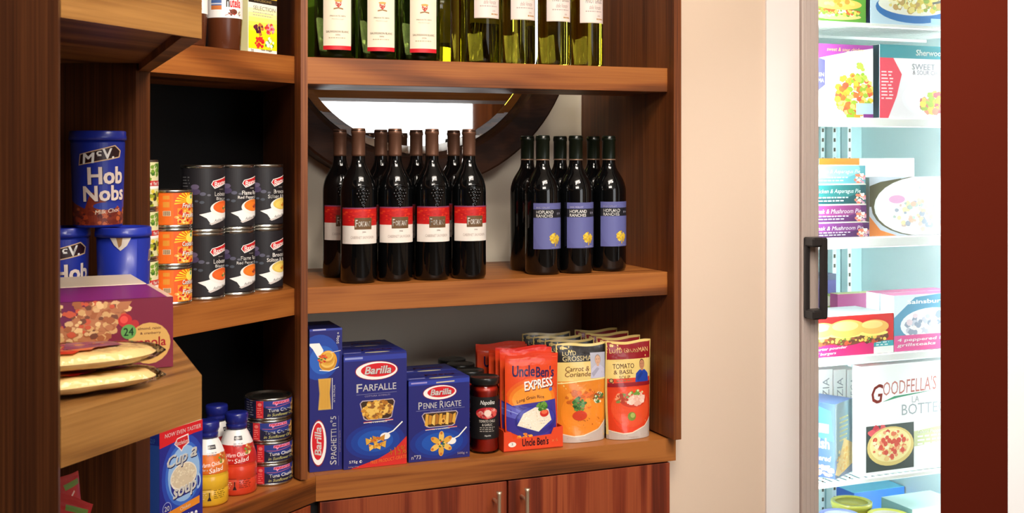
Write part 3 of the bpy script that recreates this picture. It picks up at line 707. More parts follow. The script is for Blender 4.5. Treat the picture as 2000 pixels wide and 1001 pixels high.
def art_tuna(r):
    A = Art(r * 3.0, .033); A.rect(0, 0, 1, 1, (24, 24, 56)); A.ell(.62, .85, .3, .45, (40, 56, 136)); A.rect(.24, 0, .345, 1, (206, 36, 44)); A.ell(.293, .78, .03, .1, (240, 120, 110)); A.small(.255, .33, .55, 5, .12, .05, (240, 120, 110)); A.small(.05, .2, .85, 6, .14, .05, (120, 120, 140))
    A.poly([(.47, .80), (.475, .94), (.75, .97), (.76, .80), (.55, .78), (.52, .68), (.51, .78)], (236, 150, 190)); A.text('PRINCES', .615, .87, .26, .11, (206, 24, 44), .1, .05, rot=.02); A.line([(.38, .66), (.5, .62), (.62, .68), (.8, .74)], .0008, (216, 110, 140))
    A.text('Tuna Chunks', .61, .45, .40, .19, W_, 0, .012); A.text('in Sunflower Oil', .61, .19, .42, .17, (206, 200, 120), .25, .006); A.blobs(.88, .45, .07, .42, 40, [(236, 206, 130), (200, 150, 70), (230, 180, 90), (150, 90, 40)], .012, .03, 5)
    return A
def art_nutella(r):
    A = Art(r * 3.0, .040); A.rect(0, 0, 1, 1, (244, 240, 236)); A.rect(.12, .36, .32, .8, (70, 100, 160)); A.rect(.12, .36, .32, .55, (206, 120, 60)); A.rect(.12, .60, .32, .66, (206, 210, 220))
    A.text('n', .43, .66, .055, .32, (30, 24, 24), 0, .04); A.text('utella', .585, .70, .23, .42, (210, 20, 30), 0, .04)
    A.ell(.54, .28, .075, .13, (120, 50, 30)); A.blobs(.52, .26, .08, .14, 16, [(200, 40, 30), (110, 50, 30), (90, 40, 20)], .012, .025, 3); A.ell(.67, .24, .05, .16, (240, 232, 224)); A.blobs(.67, .22, .035, .1, 12, [(226, 150, 70), (60, 90, 160), (200, 160, 90)], .01, .018, 4); A.line([(.38, .1), (.47, .2), (.56, .16)], .001, (150, 60, 40))
    return A
def art_selection():
    A = Art(.084, .17); A.rect(0, 0, 1, 1, (248, 246, 236))
    for i in range(10): A.rect(0, .5 - i * .05, 1, .55 - i * .05, (250, 248 - i * 2, max(20, 226 - i * 34)))
    A.rect(0, .56, 1, .62, (44, 34, 26)); A.text('INFUSIONS', .5, .59, .6, .026, (206, 176, 110)); A.rect(0, .62, 1, 1, (206, 170, 60)); A.text('SELECTION', .55, .505, .78, .045, (120, 104, 86), 0, -.004); A.small(.15, .9, .45, 2, .03, .01, (190, 180, 160))
    for x, y, cs, sd in ((.36, .27, [(70, 24, 60), (200, 120, 60), (110, 30, 60)], 1), (.74, .28, [(236, 120, 140), (220, 60, 60), (240, 170, 180)], 2), (.38, .13, [(214, 30, 34), (230, 50, 50)], 3), (.74, .125, [(250, 250, 240), (240, 214, 60), (90, 150, 60)], 4)): A.blobs(x, y, .15, .06, 26, cs, .03, .06, sd)
    A.text('20', .12, .025, .1, .035, (70, 60, 20)); A.text('tea bags', .62, .045, .4, .028, (110, 96, 30), .2)
    return A
def art_cupsoup():
    A = Art(.109, .165); A.rect(0, 0, 1, 1, (34, 40, 140)); A.ell(.55, .5, .5, .40, (40, 70, 176)); A.ell(.55, .5, .42, .33, (60, 110, 206)); A.ell(.56, .5, .37, .29, (150, 190, 236)); A.rect(0, .885, 1, 1, (214, 30, 40)); A.poly([(0, .83), (0, .9), (1, .9)], (214, 30, 40)); A.text('NOW EVEN TASTIER', .54, .942, .84, .042, W_, .1, .01)
    A.poly([(.33, .83), (.4, .885), (.66, .90), (.68, .80), (.55, .77), (.5, .73), (.45, .765)], (240, 226, 226)); A.poly([(.35, .83), (.41, .873), (.64, .885), (.66, .81), (.54, .78), (.5, .75), (.46, .777)], (206, 30, 40)); A.text("Batchelors", .505, .83, .28, .045, W_, .3, .015)
    A.poly([(.24, .44), (.86, .44), (.78, .28), (.36, .26), (.27, .35)], (36, 44, 140)); A.ell(.55, .47, .31, .145, (236, 228, 214)); A.ell(.55, .475, .285, .125, (216, 200, 172)); A.blobs(.55, .475, .26, .11, 60, [(228, 214, 186), (206, 190, 156), (236, 226, 200)], .012, .025, 9)
    A.ell(.885, .37, .07, .085, (170, 200, 236), a0=-110, a1=110); A.ell(.885, .37, .04, .055, (40, 60, 150), a0=-110, a1=110)
    for dx, c in ((.012, (24, 28, 100)), (0, W_)):
        A.text('Cup', .40 + dx, .655 - dx, .46, .15, c, .3, .03, rot=.08); A.text('a', .78 + dx, .69 - dx, .14, .09, c, .3, .03); A.text('soup', .57 + dx, .31 - dx, .54, .13, c, .25, .035, rot=.1)
    A.circ(.16, .2, .10, (150, 160, 210)); A.circ(.16, .2, .088, (34, 40, 140)); A.text('20', .16, .2, .11, .05, W_, 0, .01)
    A.poly([(.18, .08), (.92, .13), (.92, .21), (.18, .155)], (230, 140, 40)); A.text('Chicken', .58, .147, .24, .035, W_, .15, .01, rot=.08); A.blobs(.7, .03, .16, .03, 20, [(226, 230, 236), (150, 160, 176), (246, 246, 250)], .02, .05, 8)
    return A
def art_granola():
    A = Art(.27, .0857); A.rect(0, 0, 1, 1, (116, 10, 46)); A.poly([(0, 0), (.6, 0), (.72, .5), (.62, 1), (0, 1)], (104, 14, 66)); A.ell(.45, .9, .25, .5, (110, 20, 76)) if False else None
    A.poly([(.40, 0.0), (.50, .55), (.66, .97), (.82, .97), (.72, .45), (.60, 0)], (176, 110, 70)); ins = lambda x, y: (y - .0) * .16 + .36 < x < (y * .22 + .62) and .0 < y < .98
    A.blobs(.58, .5, .3, .6, 520, [(206, 160, 104), (226, 186, 130), (176, 110, 70), (196, 80, 50), (160, 90, 50), (214, 170, 120), (110, 60, 40)], .009, .02, 11, ins)
    A.circ(.79, .70, .03, (190, 24, 30)); A.circ(.785, .715, .017, (220, 70, 60)); A.circ(.83, .64, .02, (176, 30, 36))
    A.circ(.895, .36, .093, (206, 160, 84)); A.circ(.805, .54, .033, (90, 150, 70)); A.text('24', .805, .54, .042, .11, (30, 70, 40), 0, .02)
    A.text('almond, raisin', .895, .57, .10, .045, (120, 50, 50)); A.text('& cranberry', .9, .50, .09, .045, (120, 50, 50)); A.text('granola', .885, .36, .165, .17, (200, 30, 50), 0, .02)
    return A
def art_hobnobs(h):
    A = Art(.12, h); A.rect(0, 0, 1, 1, (28, 48, 160)); A.poly([(0, 0), (1, 0), (1, .14), (.62, .16), (.5, .36), (.36, .40), (.28, .2), (0, .3)], (126, 44, 24)); A.blobs(.5, .1, .5, .14, 90, [(160, 60, 30), (110, 34, 20), (190, 90, 44), (90, 30, 30)], .02, .045, 4)
    A.poly([(.20, .72), (.22, .86), (.66, .97), (.76, .90), (.74, .82), (.64, .80)], (226, 190, 150)); A.poly([(.215, .735), (.232, .85), (.655, .955), (.74, .895), (.72, .83), (.64, .815)], (44, 14, 20))
    A.text('M', .335, .81, .15, .12, W_, .15, .03, rot=.1); A.text('c', .46, .87, .055, .05, W_, .1, .03); A.rect(.44, .835, .49, .842, W_); A.text('V.', .575, .865, .13, .12, W_, .1, .03, rot=.1)
    for dx, c in ((.012, (20, 24, 90)), (0, (244, 226, 214))): A.text('Hob', .56 + dx, .60 - dx * .6, .46, .20, c, .0, .04, rot=.03); A.text('Nobs', .55 + dx, .385 - dx * .6, .56, .18, c, .0, .035, rot=.03)
    A.ell(.55, .23, .16, .045, (40, 60, 160)); A.text('Milk Choc', .58, .17, .34, .05, (236, 214, 190), .2, .01, rot=.1)
    return A
def art_dressing(red):
    A = Art(.150, .11); A.text("HELLMANN'S", .5, .93, .19, .05, W_, 0, .012) if False else None
    return A
def art_rice():
    A = Art(.121, .20); A.rect(0, 0, 1, 1, (226, 72, 26))
    for k, c in enumerate(((230, 96, 26), (236, 124, 30), (240, 150, 44))): A.ell(.5, .52, .5 - .06 * k, .22 - .04 * k, c)
    A.rect(0, .92, 1, 1, (222, 60, 26)); A.line([(0, .955), (1, .955)], .0006, (240, 130, 80))
    for dx, c in ((.012, (236, 80, 40)), (0, (50, 30, 84))): A.text("Uncle", .34 - dx, .82 + dx * .5, .42, .115, c, 0, .035, rot=-.03); A.text("Ben's", .75 - dx, .80 + dx * .5, .34, .115, c, 0, .035, rot=-.03)
    A.text('EXPRESS', .63, .665, .56, .095, (130, 30, 20), .1, .04, rot=.1); A.text('EXPRESS', .62, .675, .55, .095, W_, .1, .03, rot=.1)
    A.text('Long Grain Rice', .46, .53, .52, .045, (90, 30, 40), .05, .01, rot=.12, arc=.02); A.circ(.86, .61, .035, (90, 110, 180))
    A.poly([(.02, .20), (.02, .50), (.12, .46), (.95, .50), (.97, .2), (.85, .13), (.3, .12)], (62, 52, 146)); A.poly([(.02, .48), (.02, .35), (.4, .28), (.5, .34)], (96, 96, 190)); A.line([(.02, .42), (.4, .33)], .0016, (150, 160, 220))
    A.ell(.56, .29, .40, .155, (44, 40, 130)); A.ell(.56, .315, .36, .125, (56, 56, 160)); A.poly([(.20, .25), (.32, .37), (.55, .43), (.8, .40), (.86, .28), (.6, .17)], (240, 228, 206)); A.blobs(.54, .3, .28, .1, 150, [(250, 242, 226), (226, 206, 170), (240, 226, 196)], .008, .016, 6, sq=.5)
    A.ell(.72, .36, .085, .04, (206, 44, 30)); A.ell(.72, .372, .06, .022, (236, 110, 70)); A.blobs(.68, .43, .09, .045, 30, [(70, 130, 40), (110, 160, 60), (50, 100, 30)], .02, .04, 2); A.blobs(.3, .12, .16, .04, 20, [(240, 170, 50), (230, 120, 40)], .02, .05, 8)
    return A
def person_art(A, cx, y0, h, skin, shirt, hair):
    A.poly([(cx - .16, y0), (cx - .14, y0 + h * .36), (cx - .06, y0 + h * .5), (cx + .06, y0 + h * .5), (cx + .14, y0 + h * .34), (cx + .15, y0)], shirt); A.rect(cx - .025, y0 + h * .46, cx + .025, y0 + h * .6, skin)
    A.ell(cx, y0 + h * .72, .06, h * .2, hair); A.ell(cx, y0 + h * .70, .055, h * .18, skin); A.rect(cx - .035, y0 + h * .73, cx - .012, y0 + h * .745, (60, 50, 44)); A.rect(cx + .012, y0 + h * .73, cx + .035, y0 + h * .745, (60, 50, 44)); A.rect(cx - .018, y0 + h * .6, cx + .018, y0 + h * .612, (150, 80, 70))
    A.poly([(cx - .14, y0 + h * .2), (cx - .02, y0 + h * .42), (cx + .03, y0 + h * .36), (cx - .1, y0 + h * .05)], tuple(int(v * .86) for v in shirt))
def art_pouch(kind, w, h):
    A = Art(w, h); top = (30, 24, 22) if kind == 0 else (140, 22, 30); soup = (224, 130, 34) if kind == 0 else (214, 62, 30); cream = (226, 196, 116)
    A.rect(0, 0, 1, 1, cream); A.rect(.03, .035, .97, .62, soup)
    A.ell(.5, .3, .42, .24, tuple(min(255, int(v * 1.06)) for v in soup)); A.rect(0, 0, 1, .045, (176, 160, 150)); A.poly([(.03, 0), (.97, 0), (.97, .2), (.8, .12), (.5, .065), (.3, .06), (.03, .09)], (190, 176, 166))
    A.line([(.03, .09), (.3, .06), (.5, .065), (.8, .12), (.97, .2)], .0022, (232, 214, 190))
    A.rect(.0, .80, 1, 1, cream); A.rect(.02, .815, .98, .985, top)
    if kind == 0:
        A.text('LOYD', .25, .905, .26, .045, (226, 206, 150)); A.text('GROSSMAN', .45, .85, .66, .05, (226, 206, 150), 0, .01); A.text('Carrot &', .40, .745, .46, .05, (130, 70, 30), .2); A.text('Coriander', .44, .69, .56, .05, (130, 70, 30), .2); A.rect(.66, .64, .97, .9, (176, 174, 186)); person_art(A, .81, .64, .26, (206, 160, 130), (190, 186, 206), (140, 120, 110))
        A.line([(.03, .60), (.97, .635)], .0026, (240, 220, 150)); A.blobs(.48, .44, .3, .1, 60, [(236, 150, 50), (196, 96, 30), (230, 110, 40)], .03, .06, 3); A.blobs(.42, .38, .12, .07, 40, [(60, 110, 50), (90, 140, 60), (40, 80, 34)], .02, .05, 5); A.blobs(.82, .44, .1, .05, 30, [(60, 110, 50), (150, 70, 40), (230, 226, 190)], .02, .04, 6); A.ell(.42, .27, .14, .05, (206, 60, 30)); A.blobs(.6, .2, .3, .1, 16, [(170, 70, 24), (120, 60, 30)], .006, .014, 9)
    else:
        A.text('LOYD GROSSMAN', .5, .905, .86, .05, (226, 190, 120), 0, .008); A.text('TOMATO', .36, .745, .46, .05, (110, 60, 40)); A.text('& BASIL', .36, .685, .42, .042, (110, 60, 40)); A.text('SOUP', .38, .63, .24, .035, (130, 70, 40)); A.small(.2, .55, .59, 1, .03, .012, (150, 100, 60)); A.circ(.1, .6, .045, (70, 60, 50)); A.circ(.1, .6, .03, (190, 160, 100))
        person_art(A, .77, .57, .26, (190, 130, 96), (34, 66, 160), (80, 50, 36)); A.rect(.03, .535, .97, .575, (140, 22, 30)); A.ell(.5, .32, .42, .2, (226, 78, 40)); A.ell(.55, .40, .3, .08, (200, 60, 36)); A.blobs(.62, .40, .2, .05, 40, [(236, 196, 176), (226, 170, 150), (244, 214, 196)], .04, .07, 4); A.blobs(.3, .42, .12, .05, 30, [(120, 140, 70), (230, 150, 110), (176, 60, 40)], .03, .05, 7); A.ell(.5, .23, .09, .045, (120, 140, 50)); A.ell(.52, .24, .05, .025, (170, 180, 90)); A.blobs(.6, .47, .2, .02, 12, [(110, 150, 60), (206, 210, 150)], .02, .04, 8)
    return A
# ------------------------------------------------------------------ builders
def carton(name, label, cat, BL, ang, w, h, d, cols, A=None, group=None, side=None, top=None, bev=.0008, z=None, mat='card', tilt=0.0):
    """A carton whose front lower left corner stands at BL (x, y, z)."""
    m = MB(); m.box(-w / 2, w / 2, -d / 2, d / 2, 0, h, mat, cols.get('front', (200, 200, 200)), cols, bev)
    if A: m.art(A, lambda x, y, l: (x - w / 2, -d / 2 - .0003 - l * LIFT, y), mat)
    if side: m.art(side, lambda x, y, l: (-w / 2 - .0003 - l * LIFT, d / 2 - x, y), mat)
    if top: m.art(top, lambda x, y, l: (x - w / 2, -d / 2 + y, h + .0003 + l * LIFT), mat)
    u = Vector((math.cos(ang), math.sin(ang))); n = Vector((-u.y, u.x)); c = Vector((BL[0], BL[1])) + u * w / 2 + n * d / 2
    return tag(m.build(name, None, (c.x, c.y, BL[2]), ang), label, cat, group)
def cyl_map(r, w, z0, rf=None):
    return lambda x, y, l: (((rf(z0 + y) if rf else r) + .0004 + l * LIFT) * math.sin((x - w / 2) / r), -((rf(z0 + y) if rf else r) + .0004 + l * LIFT) * math.cos((x - w / 2) / r), z0 + y)
def can(name, label, cat, r, h, A, base, loc, rz, group=None):
    t = thing(name, label, cat, loc, rz, group)
    MB().lathe([(0, .003), (r - .004, .003), (r - .003, .0004), (r - .0008, 0), (r, .0012), (r, .0042), (r - .0014, .0054), (r - .0014, h - .0056), (r, h - .0044), (r, h - .0014), (r - .0008, h - .0002), (r - .003, h - .0006), (r - .004, h - .0042), (r * .72, h - .0042), (r * .70, h - .0036), (r * .66, h - .0042), (0, h - .0042)], 'can_metal', seg=56).build('can_body', t)
    m = MB().lathe([(r - .0012, .0062), (r - .0006, .0062), (r - .0006, h - .0064), (r - .0012, h - .0064)], 'paper', base, seg=72)
    m.art(A, cyl_map(r - .0006, A.w, (h - A.h) / 2), 'paper', dx=.0035)
    m.build('paper_label', t)
    return t
BPROF = [(0, .006), (.55, .004), (.82, 0), (.93, .0012), (1, .008), (1, .180), (.99, .188), (.965, .1945), (.91, .203), (.83, .2115), (.72, .2195), (.60, .227), (.50, .2335), (.425, .2405), (.385, .2475), (.372, .256), (.365, .302), (.40, .3025), (.40, .309), (.36, .311), (0, .311)]
def bottle(name, label, r, hs, mat, loc, rz, cap, group, A, az, grapes=False, capz=.256):
    t = thing(name, label, 'wine bottle', loc, rz, group); P = [(q * r, z * hs) for q, z in BPROF]
    MB().lathe(P, mat, seg=56).build('glass_body', t)
    if cap:
        c = [(.378 * r, capz * hs), (.392 * r, capz * hs), (.388 * r, (capz + .004) * hs), (.385 * r, .300 * hs), (.415 * r, .3015 * hs), (.415 * r, .3065 * hs), (.392 * r, .3085 * hs), (.392 * r, .3118 * hs), (.36 * r, .3128 * hs), (0, .3128 * hs)]
        k = MB().lathe(c, cap, seg=36)
        if cap == 'dark_foil': k.lathe([(.39 * r, capz * hs), (.402 * r, capz * hs), (.402 * r, (capz + .003) * hs), (.39 * r, (capz + .003) * hs)], 'foil_band', seg=36)
        k.build('capsule', t)
    if A:
        m = MB(); m.art(A, cyl_map(r, A.w, az), 'paper', dx=.003); m.build('label', t)
    if grapes:
        m = MB(); rnd = random.Random(3)
        for row, nn in enumerate((4, 5, 4, 3, 2, 1)):
            for k in range(nn):
                a = (k - (nn - 1) / 2) * .17; z = .186 - row * .0062
                for i in range(1): 
                    ctr = Vector((r * math.sin(a), -r * math.cos(a), z)); b0 = len(m.V)
                    m.grid(8, 6, lambda s, q: ctr + Vector((math.cos(s * 6.2832) * math.sin(q * 3.1416), math.sin(s * 6.2832) * math.sin(q * 3.1416), math.cos(q * 3.1416))) * .0033, mat)
        pts = [(1.004 * r * math.sin(a), -1.004 * r * math.cos(a), .193 + .004 * math.cos(a * 4)) for a in [x * .06 for x in range(-7, 8)]]
        m.tube(pts, .0018, mat, seg=6)
        m.build('embossed_grapes', t)
    return t
def pouch_mesh(w, h, t, A, base, seed=1, rim=.005, mat='film', back=None):
    m = MB(); rnd = random.Random(seed); ph = [rnd.random() * 6 for _ in range(4)]
    def half(y):   # half width at height y
        f = y / h; return w / 2 * (.955 + .045 * min(1, f / .3) + .006 * math.sin(f * 9 + ph[0]))
    def th(x, y):  # half thickness
        f = max(0., min(1., y / h)); hw = half(y); e = max(0.0, 1 - (abs(x) / (hw - rim * .2)) ** 2.6)
        prof = (1 - f) ** .62 if f > .02 else .985
        prof *= 1 - max(0, (f - .9) / .1)
        return .0004 + t / 2 * prof * e ** .62 + .0011 * e * math.sin(f * 14 + ph[1] + x * 60) * (1 - .5 * f)
    def bend(y): return .0035 * math.sin(y / h * 3 + ph[2]) * (y / h)
    top = lambda x, y: y + (.0022 * math.sin(x / w * 7 + ph[3]) if y > h * .97 else 0)
    F = lambda x, y, l=0: (x * half(y) * 2 / w, -th(x * half(y) * 2 / w, y) - .0003 * (l > 0) - l * LIFT + bend(y), top(x, y))
    m.grid(26, 34, lambda i, j: F((i - .5) * w, j * h), mat, col=base)
    m.grid(26, 34, lambda i, j: ((i - .5) * 2 * half(j * h), th((i - .5) * 2 * half(j * h), j * h) + bend(j * h), top((i - .5) * w, j * h)), mat, col=back or base, flip=True)
    n = 26; pts = [((i / n - .5) * 2 * half(0), -th((i / n - .5) * 2 * half(0), 0), .0002) for i in range(n + 1)] + [((i / n - .5) * 2 * half(0), th((i / n - .5) * 2 * half(0), 0), .0002) for i in range(n, -1, -1)]
    m.poly(pts[::-1], mat, base)
    if A: m.art(A, lambda x, y, l: F(x - w / 2, y, max(l, .01)), mat, dx=w / 26, dy=h / 34)
    return m
# ------------------------------------------------------------------ things on the wide shelves
def stand(px, py, z, r):           # centre of a round base whose nearest point is seen at (px, py)
    P = on(px, py, z); d = math.hypot(P.x, P.y); return Vector((P.x * (1 + r / d), P.y * (1 + r / d), z))
def mrow(px, v, z):
    u, _ = FM.at(px, v); return FM.p(u, v, z)
ORD = ['first', 'second', 'third', 'fourth', 'fifth']
# red wine, red and white labels
RF = .0362
GF = 'red-labelled wine bottles on the middle shelf'
pts = [stand(px, py, Z_MID, RF) for px, py in ((700, 553.7), (771.5, 550), (843.7, 547.6), (915.8, 545))]
vb = FM.uv(stand(664, 542.7, Z_MID, RF))[1]
back = [mrow(px, vb, Z_MID) for px in (664, 743.8, 813, 886)]
proto = bottle('wine_bottle', 'dark wine bottle with bronze neck foil and red-white label, front row first from left', RF, 1.0, 'wine_black', pts[0], AM, 'bronze_foil', GF, art_fortant(RF), .0795, True)
for k, p in enumerate(pts):
    if k: dup(proto, 'dark wine bottle with bronze neck foil and red-white label, front row %s from left' % ORD[k], p)
for k, p in enumerate(back): dup(proto, 'dark wine bottle with bronze neck foil, back row %s from left' % ORD[k], p)
# red wine, lilac labels
RH = .0388; GH = 'lilac-labelled wine bottles on the middle shelf'
pts = [stand(px, py, Z_MID, RH) for px, py in ((1060, 536.8), (1124.5, 534), (1189, 529.8))]
v1 = FM.uv(pts[1])[1]
back = [mrow(px, v1 + .092, Z_MID) for px in (1030, 1094, 1159)]
proto = bottle('wine_bottle', 'dark wine bottle with lilac yellow-tree label, front row first from left', RH, .962, 'wine_black', pts[0], AM + .12, 'dark_foil', GH, art_hopland(RH), .0555)
for k, p in enumerate(pts):
    if k: dup(proto, 'dark wine bottle with lilac yellow-tree label, front row %s from left' % ORD[k], p)
for k, p in enumerate(back): dup(proto, 'dark-necked wine bottle behind the lilac-labelled ones, %s from left' % ORD[k], p, AM + 2.2)
# white wine on the top shelf
RV = .0418; GV = 'green bottles with cream crest labels on the top shelf'
pts = [mrow(px, .075, Z_TOP) for px in (654.5, 739, 820.5)]; back = [mrow(px, .160, Z_TOP) for px in (622, 706, 788)]
proto = bottle('wine_bottle', 'green wine bottle with cream crest label and red strip, front first from left', RV, 1.02, 'green_glass', pts[0], R(16), 'bronze_foil', GV, art_villa(RV), .0185)
for k, p in enumerate(pts):
    if k: dup(proto, 'green wine bottle with cream crest label and red strip, front %s from left' % ORD[k], p)
for k, p in enumerate(back): dup(proto, 'green wine bottle at the back of the top shelf, %s from the left post' % ORD[k], p, AM + 2.6)
RP = .0362; GP = 'olive bottles with pale pink labels on the top shelf'
pts = [mrow(px, .085, Z_TOP) for px in (942.5, 1013, 1082, 1146)]; back = [mrow(px, .162, Z_TOP) for px in (912, 980)]
proto = bottle('wine_bottle', 'olive green wine bottle with pale pink label, first from the left of its front row', RP, 1.02, 'olive_glass', pts[0], AM, 'bronze_foil', GP, art_pinot(RP), .098)
for k, p in enumerate(pts):
    if k: dup(proto, 'olive green wine bottle with pale pink label, %s from the left of its front row' % ORD[k], p)
for k, p in enumerate(back): dup(proto, 'olive wine bottle standing in the second row, %s from the mirror gap' % ORD[k], p, AM + .9)

# pasta boxes
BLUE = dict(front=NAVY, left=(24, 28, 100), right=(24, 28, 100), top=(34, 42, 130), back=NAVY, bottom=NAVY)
def pasta_top(w, d):
    A = Art(w, d); A.rect(0, 0, 1, 1, (32, 40, 128)); A.rect(0, 0, 1, .12, (48, 64, 170)); A.rect(.04, .14, .3, .24, (150, 150, 210)); A.text('Pasta', .6, .55, .5, .26, (150, 60, 70), .2, .02); A.ell(.55, .12, .2, .08, (214, 206, 170)); A.rect(.0, .47, 1, .485, (22, 26, 90)); A.rect(.3, .6, .8, .64, (90, 70, 110)); return A
GB = 'blue pasta boxes on the worktop'
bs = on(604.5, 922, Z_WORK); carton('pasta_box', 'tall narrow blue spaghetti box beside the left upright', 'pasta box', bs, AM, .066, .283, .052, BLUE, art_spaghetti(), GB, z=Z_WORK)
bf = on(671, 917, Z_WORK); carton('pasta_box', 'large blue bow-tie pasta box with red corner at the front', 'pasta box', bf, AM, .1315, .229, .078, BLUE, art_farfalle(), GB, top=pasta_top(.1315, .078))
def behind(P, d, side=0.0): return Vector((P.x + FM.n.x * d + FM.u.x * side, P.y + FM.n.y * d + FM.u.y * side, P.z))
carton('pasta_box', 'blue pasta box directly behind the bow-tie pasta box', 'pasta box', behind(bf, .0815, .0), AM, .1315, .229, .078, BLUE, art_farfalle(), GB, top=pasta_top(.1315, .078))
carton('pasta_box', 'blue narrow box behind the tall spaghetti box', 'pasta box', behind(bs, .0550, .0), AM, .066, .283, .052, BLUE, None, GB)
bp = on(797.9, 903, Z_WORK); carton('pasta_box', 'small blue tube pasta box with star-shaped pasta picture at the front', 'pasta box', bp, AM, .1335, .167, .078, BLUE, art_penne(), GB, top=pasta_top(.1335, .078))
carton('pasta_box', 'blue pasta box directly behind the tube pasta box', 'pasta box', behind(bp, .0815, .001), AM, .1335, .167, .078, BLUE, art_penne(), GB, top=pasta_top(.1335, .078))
# sauce jars
JH = .158
def jar(label, loc):
    t = thing('sauce_jar', label, 'jar', loc, R(9), 'red sauce jars with black lids'); r = .0308
    P = [(0, .001), (r - .004, 0), (r, .004), (r, .010), (r - .0012, .022), (r - .0012, .120), (r, .130), (r, .136), (r - .004, .143), (r - .006, .148), (0, .148)]
    MB().lathe(P, 'jar_glass', seg=48).build('glass_body', t)
    MB().lathe([(0, .003), (r - .005, .003), (r - .0022, .007), (r - .0032, .022), (r - .0032, .12), (r - .002, .131), (r - .005, .139), (0, .139)], 'sauce_red', seg=48).build('sauce', t)
    l = MB(); l.lathe([(0, .1485), (.0300, .1435), (.0318, .1445), (.0318, .1565), (.0310, JH), (.0285, JH), (.0275, JH - .0012), (0, JH - .0012)], 'black_lid', seg=56)
    l.build('lid', t)
    A = Art(r * 2.7, .088); A.rect(0, 0, 1, 1, (20, 17, 18)); A.text('Napolina', .53, .86, .38, .13, W_, .3, .01); A.ell(.52, .62, .30, .14, (176, 24, 40)); A.blobs(.52, .62, .26, .11, 40, [(206, 50, 50), (226, 90, 80), (150, 10, 30), (230, 160, 150)], .03, .07, 2); A.ell(.53, .62, .09, .08, (240, 214, 200)); A.text('TOMATO CHILLI', .52, .43, .42, .06, (236, 226, 214), 0, .005); A.text('& GARLIC', .52, .345, .26, .055, (236, 226, 214), 0, .005); A.small(.33, .74, .27, 3, .045, .014, (200, 190, 180)); A.text('Napolina', .53, .08, .16, .05, W_, .3)
    m = MB(); m.lathe([(r - .0011, .031), (r - .0007, .031), (r - .0007, .119), (r - .0011, .119)], 'paper', (20, 17, 18), seg=56); m.art(A, cyl_map(r - .0006, A.w, .031), 'paper', dx=.003); m.build('label', t)
    return t
jw = (.474, ((946.5, 734), (917.5, 721), (899.5, 709), (882.5, 700)))
jd0 = .474 * FPX / (734 - HOR)
j0 = Vector(((946.5 - CX) / FPX * jd0, jd0, Z_WORK)); proto = jar('red sauce jar with black lid at the front, beside the small pasta box', j0)
for k, (px, py) in enumerate(jw[1][1:]):
    d = .474 * FPX / (py - HOR); 
    dup(proto, 'red sauce jar mostly hidden %s behind the front jar' % ORD[k], ((px - CX) / FPX * d, d, Z_WORK))
# rice pouches in an orange display tray
tr = on(984, 883, Z_WORK); TA = R(21); tu = Vector((math.cos(TA), math.sin(TA), 0)); tn = Vector((-tu.y, tu.x, 0))
TW, TD = .136, .0865
t = MB(); OR = (226, 70, 28)
t.box(0, TW, 0, TD, 0, .002, 'card', (200, 60, 24)); t.box(0, .0012, .0012, TD, 0, .045, 'card', OR); t.box(TW - .0012, TW, .0012, TD, 0, .045, 'card', OR); t.box(0, TW, TD - .0012, TD, 0, .055, 'card', OR)
t.V += [(0, 0, 0)]; fr = [(0, 0), (TW, 0), (TW, .045), (TW * .84, .043), (TW * .80, .030), (TW * .16, .026), (TW * .12, .042), (0, .042)]
t.V.pop(); b0 = len(t.V); t.V += [(x, 0, z) for x, z in fr] + [(x, .0012, z) for x, z in fr]; n = len(fr); c = s2l(OR)
t.face([b0 + i for i in range(n)], 'card', c); t.face([b0 + n + i for i in range(n)][::-1], 'card', c)
for i in range(n): t.face([b0 + i, b0 + n + i, b0 + n + (i + 1) % n, b0 + (i + 1) % n], 'card', c)
A = Art(TW, .045); A.text("Uncle Ben's", .53, .38, .44, .36, (60, 26, 40), 0, .035); A.ell(.14, .33, .065, .12, (240, 236, 226)); A.text('2', .14, .36, .03, .1, (60, 60, 60)); A.text('x 6', .86, .38, .1, .16, (240, 150, 90))
t.art(A, lambda x, y, l: (x, -.0003 - l * LIFT, y), 'card')
tag(t.build('display_tray', None, tuple(tr), TA), 'low orange cardboard display tray holding the rice pouches', 'tray')
RA = art_rice(); pm = pouch_mesh(.121, .199, .024, RA, (222, 66, 28), 2, back=(206, 40, 30))
def tp(u, v): q = tr + tu * u + tn * v; return (q.x, q.y, Z_WORK + .0022)
GR = 'orange rice pouches beside the soup pouches'
r0 = tag(pm.build('rice_pouch', None, tp(.0695, .0165), TA), 'orange rice pouch with white rice bowl picture at the front of the tray', 'food pouch', GR)
pm2 = pouch_mesh(.121, .206, .024, art_rice(), (214, 44, 30), 5, back=(206, 40, 30))
r1 = tag(pm2.build('rice_pouch', None, tp(.068, .0425), TA), 'orange rice pouch directly behind the front one in the tray', 'food pouch', GR)
for (u, v, k) in ((.0675, .069, 'third'),):
    c = r1.copy(); COL.objects.link(c); c.location = tp(u, v); c['label'] = 'red-topped rice pouch, %s in line from the front of the tray' % k
pm3 = pouch_mesh(.121, .196, .022, art_rice(), (206, 30, 30), 7, back=(190, 30, 30))
for k, (u, v) in enumerate(((.0655, .107), (.056, .158), (.064, .190))):
    q = tr + tu * u + tn * v
    o = pm3.build('rice_pouch', None, (q.x, q.y, Z_WORK + .0003), TA) if k == 0 else r3.copy()
    if k == 0: r3 = o
    else: COL.objects.link(o); o.location = (q.x, q.y, Z_WORK + .0003)
    tag(o, 'red rice pouch standing on the worktop behind the tray, %s from the front' % ORD[k], 'food pouch', GR)
